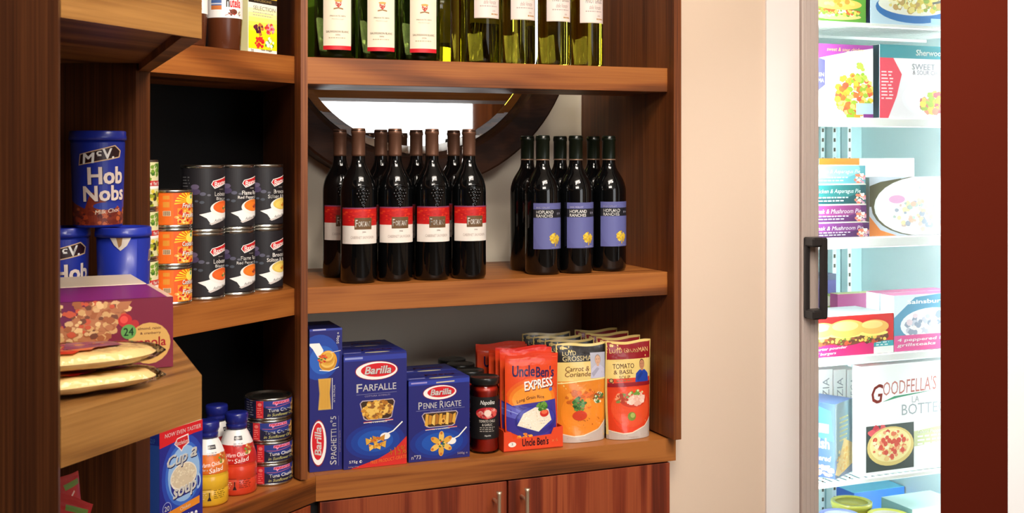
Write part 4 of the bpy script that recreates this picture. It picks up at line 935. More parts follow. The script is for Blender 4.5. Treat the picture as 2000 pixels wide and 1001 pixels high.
# soup pouches
def pouches(kind, w, h, px, py, ang, seed, offs, lab, grp):
    P = on(px, py, Z_WORK); n = Vector((-math.sin(ang), math.cos(ang), 0)); u = Vector((math.cos(ang), math.sin(ang), 0)); base = ((236, 206, 130), (236, 206, 130))[kind]
    m = pouch_mesh(w, h, .050, art_pouch(kind, w, h), base, seed, back=(60, 40, 34) if kind == 0 else (130, 30, 34)); first = None
    for k, (dv, du) in enumerate(offs):
        q = P + n * (.026 + dv) + u * du
        if first is None: first = m.build('soup_pouch', None, (q.x, q.y, Z_WORK + .0003), ang); o = first
        else: o = first.copy(); COL.objects.link(o); o.location = (q.x, q.y, Z_WORK + .0003)
        tag(o, lab(k), 'food pouch', grp)
pouches(0, .119, .213, 1140, 867, R(18), 3, ((.017, .009), (.072, .003), (.126, -.006), (.180, -.014)), lambda k: 'black-banded orange soup pouch with coriander picture in front' if k == 0 else 'black-topped soup pouch, %s behind the orange soup pouch' % ORD[k - 1], 'carrot soup pouches')
pouches(1, .110, .214, 1236, 857, R(20), 9, ((0, 0), (.060, .004), (.120, .003), (.178, .001)), lambda k: 'dark red banded tomato soup pouch in front, near the right panel' if k == 0 else 'dark red topped soup pouch, %s behind the tomato soup pouch' % ORD[k - 1], 'tomato soup pouches')

# ------------------------------------------------------------------ corner unit
RB = .0395; HB = .1203; GS = 'black soup cans stacked on the corner shelf'
ORANGE, ORANGE2, YELLOW = (226, 96, 34), (232, 120, 34), (226, 196, 96)
cols = [((-.5605, 2.1325), 'Lobster', 'Bisque', ORANGE, [(240, 200, 120), (90, 110, 50)], 'first'), ((-.5208, 2.2015), 'Flame Roast', 'Red Pepper & Tom', ORANGE2, [(206, 60, 24), (150, 50, 24)], 'second'), ((-.4815, 2.2705), 'Broccoli', 'Stilton & Bacon', YELLOW, [(226, 150, 50), (206, 120, 40)], 'third')]
desc = {0: 'orange soup bowl', 1: 'pepper soup bowl', 2: 'yellow soup bowl'}
for i, (p, l1, l2, bc_, sc_, od) in enumerate(cols):
    a = can('soup_can', 'black soup can with %s, bottom of the %s stack from the left' % (desc[i], od), 'can', RB, HB, art_soup(RB, l1, l2, bc_, sc_), (22, 20, 26), (*p, Z_MID), AD - .02, GS)
    dup(a, 'black soup can with %s, top of the %s stack from the left' % (desc[i], od), (p[0], p[1], Z_MID + HB + .0004), AD + .04)
RFR, HFR = .0368, .0660
fr = can('fruit_can', 'orange fruit cocktail can at the bottom of its stack beside the black cans', 'can', RFR, HFR, art_fruit(RFR, 'Cocktail de', 'Fruits'), (232, 92, 20), (-.5995, 2.0645, Z_MID), AD + .12, 'orange fruit cans stacked on the corner shelf')
dup(fr, 'orange fruit cocktail can in the middle of its stack beside the black cans', (-.5985, 2.0648, Z_MID + HFR + .0004), AD + .08)
can('fruit_can', 'orange fruit can on top of its stack beside the black cans', 'can', RFR, HFR, art_fruit(RFR, 'Fruit de', 'Fruits'), (232, 92, 20), (-.5985, 2.0648, Z_MID + 2 * (HFR + .0004)), AD + .08, 'orange fruit cans stacked on the corner shelf')
vg = can('vegetable_can', 'white and green labelled can half hidden by the bay panel, bottom of its stack', 'can', .0365, .0835, art_veg(.0365), (226, 222, 170), (-.6385, 2.0005, Z_MID), AD, 'half hidden cans by the bay panel')
for k, w in ((1, 'middle'), (2, 'top')): dup(vg, 'white and green labelled can half hidden by the bay panel, %s of its stack' % w, (-.6385, 2.0005, Z_MID + k * .0839))
# tuna
RT, HT = .0455, .0412
td = .632 * FPX / (949 - HOR) + .045; tx = (526 - CX) / FPX * td
rots = (R(28), R(28), R(20), R(27)); sh = ((-.001, 0), (-.001, -.001), (-.003, -.001), (-.002, 0.))
tn0 = can('tuna_can', 'navy tuna can at the bottom of the stack of four', 'can', RT, HT, art_tuna(RT), (24, 24, 56), (tx + sh[0][0], td, Z_WORK), rots[0], 'navy tuna cans stacked on the worktop')
for k, w in ((1, 'second from the bottom of'), (2, 'third from the bottom of'), (3, 'on top of')): dup(tn0, 'navy tuna can %s the stack of four' % w, (tx + sh[k][0], td + sh[k][1], Z_WORK + k * (HT + .0003)), rots[k])
# salad dressing bottles
def dressing(label, loc, red, rz):
    t = thing('dressing_bottle', label, 'bottle', loc, rz, 'salad dressing bottles by the tuna cans'); r = .0376; H = 1.0
    prof = [(.0, 0), (r * .92, 0), (r, .004), (r, .026), (r * .965, .0285), (r * .965, .030), (r, .0325), (r, .050), (r * .97, .0525), (r * .97, .0545), (r * .99, .058), (r * .95, .072), (r * .80, .092), (r * .62, .108), (r * .50, .116), (r * .46, .119), (0, .1195)]
    lo = (214, 62, 34) if red else (226, 176, 40); mid = (196, 34, 30) if red else (220, 110, 30); wh = (240, 238, 236)
    cs = [lo] * 10 + [mid, mid, wh, wh, wh, wh]
    zs = [p[1] for p in prof]
    def rf(z):
        for (ra, za), (rb, zb) in zip(prof[1:], prof[2:]):
            if za <= z <= zb and zb > za: return ra + (rb - ra) * (z - za) / (zb - za)
        return r * .5
    m = MB(); m.lathe(prof, 'film', cols=cs, seg=56)
    A = Art(r * 3.0, .11); dx = .0
    A.rect(.18, .04, .46, .24, tuple(int(v * .82) + 20 for v in lo)); A.small(.5, .72, .20, 5, .03, .012, tuple(int(v * .6) for v in lo)); A.poly([(.40, .06), (.43, .13), (.46, .06)], (40, 20, 30)); A.rect(.422, .12, .438, .19, (40, 20, 30)); A.rect(.4, .05, .46, .062, (30, 20, 30)); A.small(.2, .4, .20, 5, .03, .012, (230, 200, 150))
    A.poly([(.1, .5), (.9, .47), (.9, .68), (.6, .70), (.1, .665)], mid); A.text('Warm Chicken', .48, .635, .40, .065, W_, .2, .0, rot=.08); A.text('Salad', .55, .545, .26, .075, W_, .2, .0, rot=.12); A.text('for a', .36, .55, .09, .035, W_, .2)
    A.blobs(.70, .71, .10, .075, 34, [(206, 140, 60), (110, 150, 60), (240, 214, 150), (170, 90, 40), (200, 60, 30)], .012, .026, 4)
    A.small(.40, .60, .80, 2, .035, .012, (150, 150, 160)); A.rect(.405, .862, .595, .925, (24, 24, 44)); A.text("HELLMANN'S", .50, .893, .165, .034, (226, 222, 214), 0, .006)
    m.art(A, cyl_map(r, A.w, .006, rf), 'film', dx=.003, dy=.004)
    m.build('squeeze_body', t)
    c = MB(); q = r * .5
    c.lathe([(q * 1.02, .1185), (q * 1.04, .1185), (q * 1.04, .126), (q * 1.0, .128), (q * 1.06, .130), (q * 1.14, .134), (q * 1.14, .144), (q * 1.06, .1475), (q * .8, .1482), (0, .1482)], 'blue_plastic', seg=40)
    c.build('cap', t)
    return t
dr_ = stand(462.0, 968.5, Z_WORK, .0378); dy_ = stand(405, 991, Z_WORK, .0385)
d1 = dressing('white and red salad dressing bottle with blue cap in front of the tuna stack', dr_, True, R(20))
d2 = dressing('white and yellow-orange salad dressing bottle with blue cap beside the soup sachet box', dy_, False, R(32))
dd = .481 * FPX / (790 - HOR)
dup(d1, 'salad dressing bottle in shade behind the yellow-orange one, mostly hidden', ((418 - CX) / FPX * dd, dd + .02, Z_WORK), R(60))
# instant soup box
carton('soup_sachet_box', 'upright blue and red instant soup box with mug picture on the corner worktop', 'box', (-.590, 1.970, Z_WORK), R(65), .109, .1655, .045, dict(front=(34, 40, 140), left=(50, 90, 176), right=(120, 86, 60), top=(200, 180, 150)), art_cupsoup(), side=(lambda A: (A.rect(0, 0, 1, 1, (46, 84, 170)), A.rect(0, .86, 1, .99, (34, 50, 140)), A.text('CUP SOUP', .55, .9, .5, .05, (90, 150, 220)), A)[-1])(Art(.045, .1655)))
# top corner shelf
def nutella(label, loc, rz):
    t = thing('spread_jar', label, 'jar', loc, rz, 'chocolate spread jars on the upper corner shelf'); r = .0335
    MB().lathe([(0, 0), (r * .86, 0), (r * .9, .003), (r * .97, .045), (r, .056), (r, .098), (r * .9, .106), (r * .84, .109), (0, .109)], 'chocolate', seg=48).build('jar_body', t)
    MB().lathe([(r * .84, .1095), (r * .93, .1095), (r * .93, .128), (r * .9, .13), (0, .13)], 'white_plastic', seg=48).build('lid', t)
    m = MB(); A = art_nutella(r); m.art(A, cyl_map(r, A.w, .0575), 'paper', dx=.003); m.build('label', t); return t
nj = FD.uv((-.531, 2.17)); n1 = nutella('chocolate spread jar with white label beside the yellow tea box', (-.531, 2.170, Z_TOP), R(38))
dup(n1, 'chocolate spread jar peeking out behind the edge of the gold-lit upper shelf', (-.5745, 2.0885, Z_TOP), R(24))
carton('tea_box', 'white and yellow fruit tea box with four fruit pictures', 'box', (-.4935, 2.204, Z_TOP), R(63), .084, .17, .060, dict(front=(248, 246, 236), left=(232, 226, 170), right=(240, 236, 190), top=(206, 170, 60)), art_selection())

# ------------------------------------------------------------------ left bay
HT_ = .148
def tub(label, loc, rz):
    t = thing('biscuit_tub', label, 'tub', loc, rz, 'blue biscuit tubs in the bay'); r0, r1 = .0365, .0405
    rf = lambda z: r0 + (r1 - r0) * z / HT_
    m = MB().lathe([(0, .001), (r0 - .002, 0), (r0, .002), (rf(.134), .134), (0, .134)], 'card', cols=[(28, 48, 160)] * 4, seg=56)
    A = art_hobnobs(.126); m.art(A, lambda x, y, l: ((rf(y + .004) + .0004 + l * LIFT) * math.sin((x - A.w / 2) / .0385), -(rf(y + .004) + .0004 + l * LIFT) * math.cos((x - A.w / 2) / .0385), y + .004), 'card', dx=.004)
    T = Art(.03, .022); T.poly([(0, 1), (1, 1), (.8, .45), (.5, .1), (.2, .5)], (216, 206, 196)); T.poly([(.3, 1), (.6, 1), (.55, .5), (.42, .3)], (150, 110, 70)); a0 = R(-126)
    m.art(T, lambda x, y, l: ((rf(y + .111) + .0006 + l * LIFT) * math.sin(a0 + (x - .015) / .0385), -(rf(y + .111) + .0006 + l * LIFT) * math.cos(a0 + (x - .015) / .0385), y + .111), 'card', dx=.004)
    m.build('tub_body', t)
    MB().lathe([(r1 - .001, .1335), (r1 + .0022, .1335), (r1 + .0022, .1395), (r1 + .0015, .141), (r1 + .0015, .1465), (r1, .148), (r1 - .004, .148), (r1 - .005, .1455), (0, .1455)], 'tub_blue', seg=56).build('lid', t)
    return t
tl = tub('blue biscuit tub standing on two others, nearest the panel', (-.643, 1.828, Z_MID + HT_ + .0004), R(29))
dup(tl, 'blue biscuit tub at the right of the lower pair, its side seam showing', (-.6045, 1.832, Z_MID), R(138))
dup(tl, 'blue biscuit tub at the left of the lower pair, cut off by the near panel', (-.698, 1.826, Z_MID), R(34))
gp = on(338, 715, Z_MID); ga = R(26.5); gu = Vector((math.cos(ga), math.sin(ga), 0)); gn = Vector((-gu.y, gu.x, 0)); GW = .27
gb = gp - gu * GW
def gtop(w, d, cols):
    A = Art(w, d)
    for k, c in enumerate(cols): A.rect(k / len(cols), 0, (k + 1) / len(cols), 1, c)
    A.rect(.0, .93, 1, .96, (80, 20, 60)); A.rect(.975, .0, 1, 1, (226, 190, 170)); return A
gcol = dict(front=(116, 10, 46), left=(116, 10, 46), right=(206, 150, 120), top=(150, 36, 120), back=(110, 10, 50), bottom=(110, 10, 50))
carton('cereal_bar_box', 'dark magenta cereal bar carton with oat bar picture at the front of the bay', 'box', gb, ga, GW, .0857, .155, gcol, art_granola(), 'cereal bar cartons in the bay', top=gtop(GW, .155, [(130, 24, 110)]))
g2 = gp + gn * .168 - gu * (GW + .004); carton('cereal_bar_box', 'pale-topped cereal bar carton standing behind the magenta one', 'box', g2, ga, GW, .0857, .135, dict(front=(170, 40, 130), top=(226, 206, 180), right=(150, 110, 96), left=(200, 180, 160), back=(200, 180, 160), bottom=(200, 180, 160)), None, 'cereal bar cartons in the bay')
def bread(label, c, rz, sc, seed):
    t = thing('bread_pack', label, 'bread', c, rz, 'flat breads in clear wrap'); rnd = random.Random(seed); ph = [rnd.random() * 6 for _ in range(6)]
    a, b_, h = .106 * sc, .054 * sc, .0205
    def P(i, j, k=1.0, top=True):
        th = i * 2 * math.pi; rr = j
        lump = 1 + .05 * math.sin(3 * th + ph[0]) + .03 * math.sin(5 * th + ph[1])
        x, y = a * rr * lump * math.cos(th) * k, b_ * rr * lump * math.sin(th) * k
        e = (1 - rr ** 5) ** .5 if rr < 1 else 0
        z = h / 2 + (h / 2 * k * e * (1 + .10 * math.sin(x * 90 + ph[2]) * math.sin(y * 120 + ph[3]))) * (1 if top else -.92)
        return (x, y, z)
    m = MB(); m.grid(56, 14, lambda i, j: P(i, j), 'bread', flip=True); m.grid(56, 14, lambda i, j: P(i, j, 1, False), 'bread'); m.build('flat_bread', t)
    f = MB()
    def Q(i, j, top):
        th = i * 2 * math.pi; rr = j; x, y, z = P(i, min(1, rr), 1.0, top); ex = 1.04 + .012 * math.sin(17 * th + ph[4])
        crimp = 1 + (.05 * max(0, math.cos(th)) ** 6 + .05 * max(0, -math.cos(th)) ** 6) * (rr ** 4)
        wz = .0009 * math.sin(24 * th + ph[5]) * rr
        return (x * ex * crimp, y * ex, z + (.0014 + wz if top else -.0008 + 0 * wz) * (1 if rr < .98 else 0) + (.006 * math.sin(7 * y / b_) * max(0, rr - .9) if abs(math.cos(th)) > .9 else 0))
    f.grid(72, 16, lambda i, j: Q(i, j, True), 'cling_film', flip=True); f.grid(72, 16, lambda i, j: Q(i, j, False), 'cling_film'); f.build('wrapper', t)
    A = Art(.15, .09); A.blobs(.42, .5, .42, .42, 40, [(206, 60, 34), (190, 30, 30), (226, 110, 50), (150, 24, 60)], .04, .1, seed); A.poly([(.55, .2), (.98, .4), (.92, .8), (.6, .75)], (110, 24, 84)); A.blobs(.72, .5, .14, .2, 14, [(140, 40, 100), (90, 20, 80), (206, 120, 60)], .03, .06, seed + 1); A.text('Naan', .35, .5, .4, .3, (240, 200, 90), .2, .03)
    pr = MB()
    def S(x, y, l):
        X, Y = (x - .075) * sc, (y - .045) * sc; rr = min(.97, math.hypot(X / a, Y / b_)); e = (1 - rr ** 5) ** .5
        return (X, Y, h / 2 + h / 2 * e * 1.06 + .0016 + l * LIFT * .5)
    pr.art(A, S, 'film', dx=.01, dy=.01); pr.build('printed_panel', t)
    return t
bc0 = on(196, 769, Z_MID); bn = Vector((math.cos(R(30)), math.sin(R(30)), 0))
bpos = Vector((-.506, 1.290, Z_MID + .0020))
bread('flat bread in clear wrap lying on the gold-lit shelf, bottom of two', tuple(bpos), R(24), 1.0, 3)
bread('flat bread in clear wrap with red print, lying on top of the other', (bpos.x + .002, bpos.y + .004, Z_MID + .0262), R(27), 1.0, 8)
# red snack bags on the lowest level of the bay
def snack(label, loc, rz, tilt, seed):
    A = Art(.11, .155); A.rect(0, 0, 1, 1, (190, 24, 34)); A.ell(.6, .5, .34, .3, (226, 60, 36)); A.ell(.6, .45, .22, .2, (240, 150, 40)); A.rect(.2, .86, .36, .95, (90, 140, 50)); A.rect(.62, .88, .95, .93, (110, 150, 60)); A.line([(.1, .1), (.25, .5), (.18, .8), (.3, .95)], .003, (236, 220, 214)); A.line([(.5, .95), (.45, .8), (.6, .76), (.8, .84)], .003, (240, 214, 206)); A.text('Crispy', .55, .6, .6, .14, (250, 240, 230), .2, .03)
    o = pouch_mesh(.11, .155, .05, A, (190, 24, 34), seed).build('snack_bag', None, loc, 0); o.rotation_euler = (R(tilt[0]), R(tilt[1]), rz); return tag(o, label, 'snack bag', 'red snack bags under the golden shelf')
snack('glossy red snack bag with green mark, leaning towards the panel', (-.655, 1.56, Z_WORK + .024), R(44), (-8, 24), 4)
snack('glossy red snack bag standing upright behind the near panel', (-.650, 1.70, Z_WORK + .006), R(75), (-3, -3), 6)

# ------------------------------------------------------------------ frozen food
def fbox(name, label, cat, px0, px1, ytop, sh, v, d, cols, draw=None, group=None, side=None, z=None):
    u0, dist = FF.at(px0, v); u1 = min(FF.at(px1, v)[0], FW - .06 if v < .1 else FW - .034); z0 = (ZF[sh] if z is None else z) + .0005; P = FF.p(u0, v, z0)
    h = zat(ytop, dist) - z0; w = u1 - u0; A = None
    if draw: A = Art(w, h); draw(A)
    return carton(name, label, cat, P, AM, w, h, d, cols, A, group, side=side), h
G = lambda *c: dict(front=c[0], left=c[1] if len(c) > 1 else c[0], right=c[0], top=c[2] if len(c) > 2 else c[0], back=c[0], bottom=c[0])
def d_panini(A): A.rect(0, 0, 1, 1, (90, 150, 50)); A.ell(.45, .10, .46, .06, (230, 200, 130)); A.ell(.46, .19, .44, .05, (200, 70, 40)); A.blobs(.46, .17, .4, .05, 60, [(214, 90, 40), (110, 160, 50), (240, 200, 90), (250, 240, 200)], .02, .05, 3); A.ell(.48, .32, .44, .1, (236, 190, 90)); A.blobs(.48, .34, .3, .05, 16, [(200, 140, 50), (246, 210, 120)], .03, .05, 2); A.text('panini', .5, .6, .6, .12, W_, .2, .02)
fbox('frozen_food_box', 'green box with filled sandwich picture on the highest visible freezer shelf', 'frozen food box', 1586, 1691, -70, 0, .095, .12, G((90, 150, 50)), d_panini)
def d_bowl(A): A.rect(0, 0, 1, 1, (200, 220, 236)); A.ell(.52, .30, .46, .26, (40, 110, 176)); A.ell(.52, .36, .43, .19, (246, 240, 226)); A.blobs(.55, .38, .34, .13, 110, [(240, 220, 130), (226, 196, 90), (250, 240, 200), (200, 160, 90), (150, 170, 70)], .02, .045, 5); A.line([(.98, .5), (.8, .42), (.74, .40)], .006, (90, 90, 84)); A.rect(.72, .04, .98, .14, (180, 216, 236)); A.text('light bites', .4, .75, .6, .12, (30, 80, 150), .2, .02)
fbox('frozen_food_box', 'pale box with blue bowl of pasta picture beside the sandwich box', 'frozen food box', 1700, 1862, -70, 0, .095, .05, G((220, 232, 240), (40, 50, 90)), d_bowl)
def d_curry(A): A.rect(0, 0, 1, 1, (250, 246, 250)); A.poly([(0, .78), (.6, .9), (1, .96), (1, 1), (0, 1)], (150, 60, 140)); A.text('sweet & sour chicken', .55, .93, .6, .05, (240, 226, 130), .2); A.ell(.72, .42, .55, .5, (252, 250, 250)); A.blobs(.70, .30, .30, .30, 160, [(236, 160, 50), (246, 200, 60), (206, 110, 50), (226, 90, 60), (150, 180, 50), (250, 220, 120)], .025, .06, 4, lambda x, y: y < x * 1.15 - .02); A.blobs(.78, .62, .1, .12, 14, [(150, 190, 50), (190, 210, 80)], .03, .06, 6); A.poly([(0, .40), (0, .84), (.22, .78), (.22, .44), (.08, .34)], (84, 80, 150)); A.poly([(0, .80), (.1, .84), (.1, .72), (0, .66)], W_); A.text('CHICKEN', .06, .58, .28, .05, W_, 0, .02); A.text('KORMA', .09, .50, .22, .05, W_, 0, .02); A.rect(.72, .04, 1, .2, (190, 214, 236)); A.rect(.84, 0, 1, .05, (130, 50, 130))
fbox('frozen_food_box', 'purple and white curry box with orange chunks on the second freezer shelf', 'frozen food box', 1584, 1705, 84, 1, .095, .045, G((250, 246, 250), (90, 40, 100)), d_curry)
def d_sher(A): A.rect(0, 0, 1, 1, (246, 240, 244)); A.rect(0, .82, 1, 1, (60, 140, 150)); A.text("Sherwoods", .62, .905, .38, .08, W_, .1, .03); A.poly([(0, 0), (0, .82), (.16, .82), (.26, .6), (.2, .3), (.1, 0)], (226, 70, 90)); A.small(.02, .16, .62, 9, .045, .018, (250, 220, 220)); A.text('SWEET', .52, .71, .28, .08, (196, 200, 206)); A.text('& SOUR CHICKEN', .62, .63, .46, .06, (200, 196, 204)); A.ell(.68, .28, .42, .28, (250, 250, 250)); A.ell(.68, .27, .38, .25, (255, 255, 255)); A.blobs(.68, .22, .2, .14, 80, [(240, 200, 110), (226, 150, 130), (206, 110, 120), (250, 220, 100), (170, 190, 90)], .02, .045, 4)
fbox('frozen_food_box', 'teal-topped white ready meal box with plate picture beside the curry box', 'frozen food box', 1718, 1880, 86, 1, .095, .045, G((246, 240, 244), (34, 62, 74)), d_sher)
def d_pie(c1, c2, l):
    def f(A): A.rect(0, 0, 1, 1, c1); A.ell(.4, .8, .5, .5, c2); A.text(l, .47, .64, .86, .26, W_, .25, .01); A.small(.06, .72, .32, 2, .16, .06, (226, 226, 226)); A.blobs(.9, .3, .1, .26, 20, [(240, 226, 200), (206, 150, 170), (250, 246, 236), (226, 120, 90)], .02, .04, 3); A.rect(0, 0, 1, .03, (230, 226, 210)); A.rect(0, .97, 1, 1, (230, 226, 210))
    return f
zp = ZF[2]; lab = (('bottom', (74, 34, 84), (110, 50, 110), 'Steak & Mushroom Pie', 1697), ('third from the top', (84, 36, 90), (130, 54, 110), 'Steak & Mushroom Pie', 1692), ('second from the top', (24, 74, 80), (40, 110, 110), 'Chicken & Asparagus Pie', 1691), ('top', (96, 160, 170), (130, 190, 196), 'Chicken & Asparagus Pie', 1690))
for k, (w_, c1, c2, l, px1) in enumerate(lab):
    yt = (436, 401, 360.5, 322.5)[k]
    _, h = fbox('pie_box', '%s pie box, %s of the stack of four in the freezer' % (('purple', 'purple', 'dark teal', 'pale teal')[k], w_), 'frozen food box', 1584, px1, yt, 2, .095, .12, G(c1, c1, (236, 236, 240)), d_pie(c1, c2, l), 'pie boxes stacked in the freezer', z=zp); zp += h + .0008
fbox('frozen_food_box', 'plain white carton standing behind the round-plate meal box', 'frozen food box', 1676, 1786, 309, 2, .30, .10, G((250, 250, 250)))
fbox('frozen_food_box', 'carton with orange top edge behind the pie stack', 'frozen food box', 1600, 1679, 309, 2, .215, .06, G((236, 150, 50), (240, 236, 230)))
def d_plate(A): A.rect(0, 0, 1, 1, (206, 214, 226)); A.poly([(0, .5), (0, .85), (.12, .92), (.35, .98), (.2, .8), (.05, .5)], (84, 80, 54)); A.poly([(0, .34), (.12, .1), (.3, 0), (0, 0)], (226, 130, 60)); A.ell(.58, .5, .56, .52, (90, 86, 60)); A.ell(.60, .5, .55, .51, (252, 252, 252)); A.ell(.60, .5, .46, .42, (255, 255, 255)); A.text('risotto', .7, .82, .3, .06, (190, 196, 206), 0, .0); A.blobs(.62, .36, .36, .26, 110, [(250, 240, 226), (226, 200, 190), (190, 206, 196), (246, 226, 180), (236, 190, 170), (170, 176, 190)], .015, .035, 7); A.ell(.3, .62, .09, .07, (226, 170, 206))
fbox('frozen_food_box', 'grey box with big white plate picture beside the pie stack', 'frozen food box', 1698, 1872, 346, 2, .105, .07, G((206, 214, 226), (180, 180, 170)), d_plate)
def d_burger(A):
    A.rect(0, 0, 1, 1, (206, 34, 34)); A.rect(0, 0, 1, .30, (214, 40, 110)); A.poly([(.76, 0), (1, 0), (1, .2), (.76, .16)], W_); A.rect(.76, .17, 1, .31, (60, 170, 180)); A.small(.79, .95, .26, 2, .06, .025, W_)
    for cx, s in ((.14, .9), (.44, 1.1), (.76, .9)): A.ell(cx, .43, .2 * s, .16 * s, (110, 60, 36)); A.blobs(cx, .42, .17 * s, .12, 50, [(150, 80, 50), (90, 50, 34), (206, 80, 50), (120, 160, 60), (240, 200, 90)], .012, .03, 4); A.ell(cx, .52, .19 * s, .07, (246, 226, 120)); A.ell(cx, .68, .2 * s, .2 * s, (236, 180, 90)); A.ell(cx - .02, .74, .14 * s, .11 * s, (246, 210, 130))
    A.text('quarter pounder', .24, .20, .40, .085, W_, .2, .03, rot=.03); A.text('beef burgers', .16, .075, .3, .085, W_, .2, .03, rot=.03)
fbox('frozen_food_box', 'wide red and pink burger box with three burgers pictured', 'frozen food box', 1580, 1745, 621, 3, .092, .15, G((206, 34, 34), (220, 220, 226), (246, 248, 250)), d_burger)
def d_beef(A): A.rect(0, 0, 1, 1, (226, 236, 244)); A.poly([(0, .2), (0, .6), (.3, .95), (.7, 1), (1, .8), (1, .2)], (90, 150, 180)); A.text("Sainsbury's", .5, .86, .62, .1, W_, 0, .03); A.ell(.55, .45, .46, .30, (250, 248, 248)); A.blobs(.55, .46, .38, .24, 70, [(246, 236, 236), (206, 206, 216), (236, 214, 220), (150, 160, 180)], .03, .06, 4); A.rect(0, 0, 1, .28, (226, 90, 150)); A.text('4 peppered beef', .46, .19, .82, .07, W_, .1, .02); A.text('grillsteaks', .32, .10, .55, .07, W_, .1, .02)
bb, hb = fbox('frozen_food_box', 'pink and blue grillsteak box at the front, right of the burger box', 'frozen food box', 1746, 1880, 577, 3, .092, .052, G((226, 236, 244), (246, 246, 250), (226, 110, 160)), d_beef, 'grillsteak boxes in the freezer')
c = bb.copy(); COL.objects.link(c); c.location = (bb.location.x + FM.n.x * .056 , bb.location.y + FM.n.y * .056, bb.location.z); c['label'] = 'grillsteak box standing right behind the front pink and blue one'
fbox('frozen_food_box', 'dark purple box with green round badge at the back left of the freezer', 'frozen food box', 1592, 1633, 536, 3, .40, .06, G((70, 60, 120)), lambda A: (A.rect(0, 0, 1, 1, (70, 64, 130)), A.rect(0, .9, 1, 1, (60, 70, 100)), A.circ(.6, .55, .3, (170, 200, 120)), A.circ(.6, .55, .2, (236, 240, 220)), A.rect(0, 0, 1, .28, (190, 50, 120))))
fbox('frozen_food_box', 'low magenta and olive box lying behind the burger box', 'frozen food box', 1636, 1720, 574, 3, .36, .034, G((150, 60, 110), (150, 60, 110), (206, 206, 130)))
def d_pizza(A):
    A.rect(0, 0, 1, 1, (252, 252, 250)); A.text('G', .17, .74, .12, .17, (176, 60, 50), .2, .02); A.text("OODFELLA'S", .52, .79, .58, .13, (190, 110, 100), .12, .0, rot=.03); A.poly([(.22, .66), (.35, .705), (.8, .73), (.4, .69)], (40, 140, 100)); A.text('LA', .58, .66, .08, .06, (196, 196, 196)); A.text('BOTTEGA', .72, .57, .58, .10, (160, 168, 170), 0, .0)
    A.rect(.05, .03, .56, .45, (54, 66, 64)); A.blobs(.16, .40, .1, .04, 14, [(190, 40, 60), (214, 80, 90)], .02, .04, 2); A.ell(.31, .25, .25, .18, (226, 196, 120)); A.ell(.31, .26, .22, .155, (244, 226, 160)); A.blobs(.31, .26, .19, .13, 80, [(226, 110, 70), (206, 60, 44), (250, 240, 200), (240, 200, 130), (236, 150, 110)], .014, .03, 5)
    for k in range(11): a = k * 2.4; A.circ(.31 + .15 * math.cos(a) * (.4 + .6 * (k % 3) / 2), .26 + .105 * math.sin(a) * (.4 + .6 * (k % 3) / 2), .022, (206, 70, 50))
    A.poly([(.56, .22), (.56, .36), (.98, .40), (.98, .25)], (206, 210, 160)); A.text('Salami Pepperoni', .77, .345, .34, .04, W_, .2); A.small(.6, .94, .3, 3, .035, .015, W_)
fbox('pizza_box', 'large white pizza box with pizza picture on the lower freezer shelf', 'frozen food box', 1682, 1862, 716, 4, .095, .035, G((252, 252, 250), (240, 244, 236)), d_pizza)
sp = lambda l: (lambda A: (A.rect(0, 0, 1, 1, (240, 246, 240)), A.text(l, .5, .68, .5, .46, (150, 160, 160), .0, .0, rot=math.pi / 2), A.rect(0, 0, 1, .3, (90, 150, 110))))
for k, (a, b2, l) in enumerate(((1600, 1626, 'DELIZIA'), (1629, 1652, 'DELIZIA'), (1655, 1679, 'BOTTEGA'))):
    fbox('pizza_box', 'white pizza box seen edge on, %s from the freezer frame' % ORD[k], 'frozen food box', a, b2, 722, 4, .235, .27, G((240, 246, 240)), sp(l), 'pizza boxes stored on edge')
P = FF.p(FF.at(1631, .10)[0], .10, ZF[4] + .0005); hz = zat(790, FF.at(1631, .10)[1]) - ZF[4]
AB = Art(.12, hz); AB.rect(0, 0, 1, 1, (36, 60, 150)); AB.poly([(.2, .75), (.6, .95), (.9, .9), (.95, .5), (.5, .55)], (50, 140, 200)); AB.rect(.35, .60, .86, .72, (200, 214, 230)); AB.text('fish', .72, .46, .3, .14, W_, 0, .03); AB.text('battered', .66, .26, .5, .07, W_, .2, .02); AB.blobs(.7, .1, .3, .07, 30, [(226, 150, 90), (240, 190, 110)], .03, .06, 3)
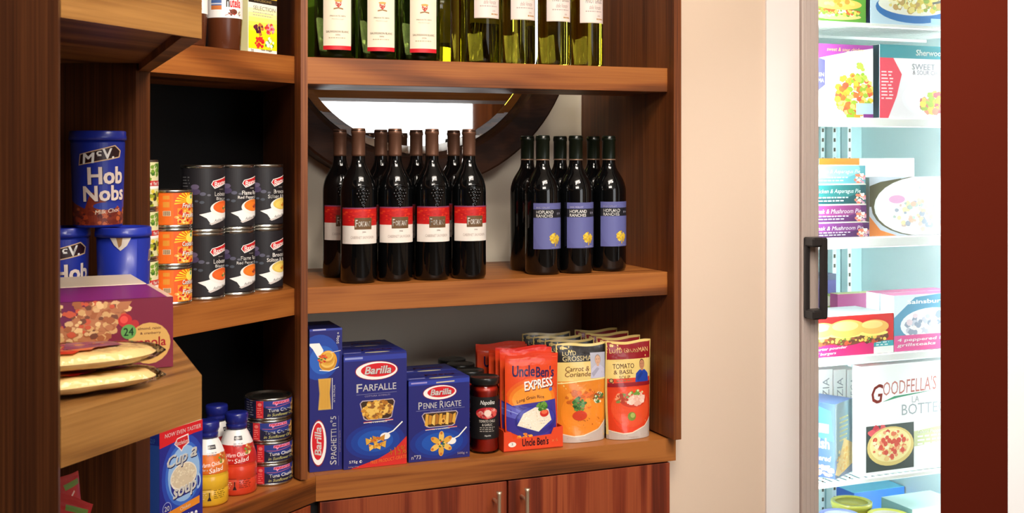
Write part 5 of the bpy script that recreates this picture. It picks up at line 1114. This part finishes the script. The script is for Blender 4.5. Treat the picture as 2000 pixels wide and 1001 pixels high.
SB = Art(.105, hz); SB.rect(0, 0, 1, 1, (120, 150, 166)); SB.ell(.5, .1, .7, .2, (84, 100, 130)); SB.small(.25, .75, .78, 6, .06, .02, (226, 214, 130)); SB.poly([(.0, .06), (.5, .5), (.95, .4), (1, .12), (.2, .02)], (236, 200, 130)); SB.blobs(.5, .22, .4, .16, 70, [(246, 226, 160), (226, 170, 80), (240, 200, 120)], .03, .06, 4)
ang = R(-40); m = MB(); m.box(-.12, 0, 0, .105, 0, hz, 'card', (36, 60, 150), dict(top=(110, 150, 206), right=(120, 150, 166)), .001)
m.art(AB, lambda x, y, l: (x - .12, -.0003 - l * LIFT, y), 'card'); m.art(SB, lambda x, y, l: (.0003 + l * LIFT, x, y), 'card')
tag(m.build('frozen_food_box', None, tuple(P), ang), 'blue battered fish box turned at an angle beside the white pizza box', 'frozen food box')
def pot(label, px, y, v, r, h, col, rim, deep, lidc, group='round dessert pots at the freezer bottom'):
    u, d = FF.at(px, v); P = FF.p(u, v, ZF[5] + .0004); h = zat(y, d) - P.z; t = thing('dessert_pot', label, 'pot', tuple(P), AM, group)
    MB().lathe([(0, .001), (r * .8, 0), (r * .82, .002), (r * .97, h - .006), (r * .97, h - .004), (0, h - .004)], 'card', col, seg=48).build('pot_body', t)
    MB().lathe([(r * .97, h - .012), (r * 1.02, h - .012), (r * 1.02, h - .001), (r, h), (r * .84, h), (r * .80, h - deep), (0, h - deep)], 'film', cols=[rim, rim, rim, rim, rim, lidc], seg=48).build('lid', t)
ZF_h = .165
pot('round pot with sunken brown lid and olive rim behind the other pots', 1663, 977, .22, .052, .19, (190, 180, 70), (206, 200, 80), .014, (110, 84, 90))
pot('round pot with lilac printed lid near the freezer frame', 1640, 1003, .115, .050, .185, (150, 140, 200), (130, 140, 210), .003, (186, 190, 226))
pot('round pot with pale lid and bright yellow rim in front', 1736, 1003, .115, .052, .185, (226, 216, 60), (236, 230, 90), .003, (240, 232, 220))
fbox('frozen_food_box', 'blue carton behind the round pots at the freezer bottom', 'frozen food box', 1668, 1880, 962, 5, .42, .08, G((36, 96, 176), (30, 70, 150), (90, 170, 200)))
fbox('frozen_food_box', 'white low carton right of the yellow-rimmed pot', 'frozen food box', 1782, 1880, 994, 5, .10, .12, G((246, 250, 250), (120, 160, 166), (200, 230, 226)))
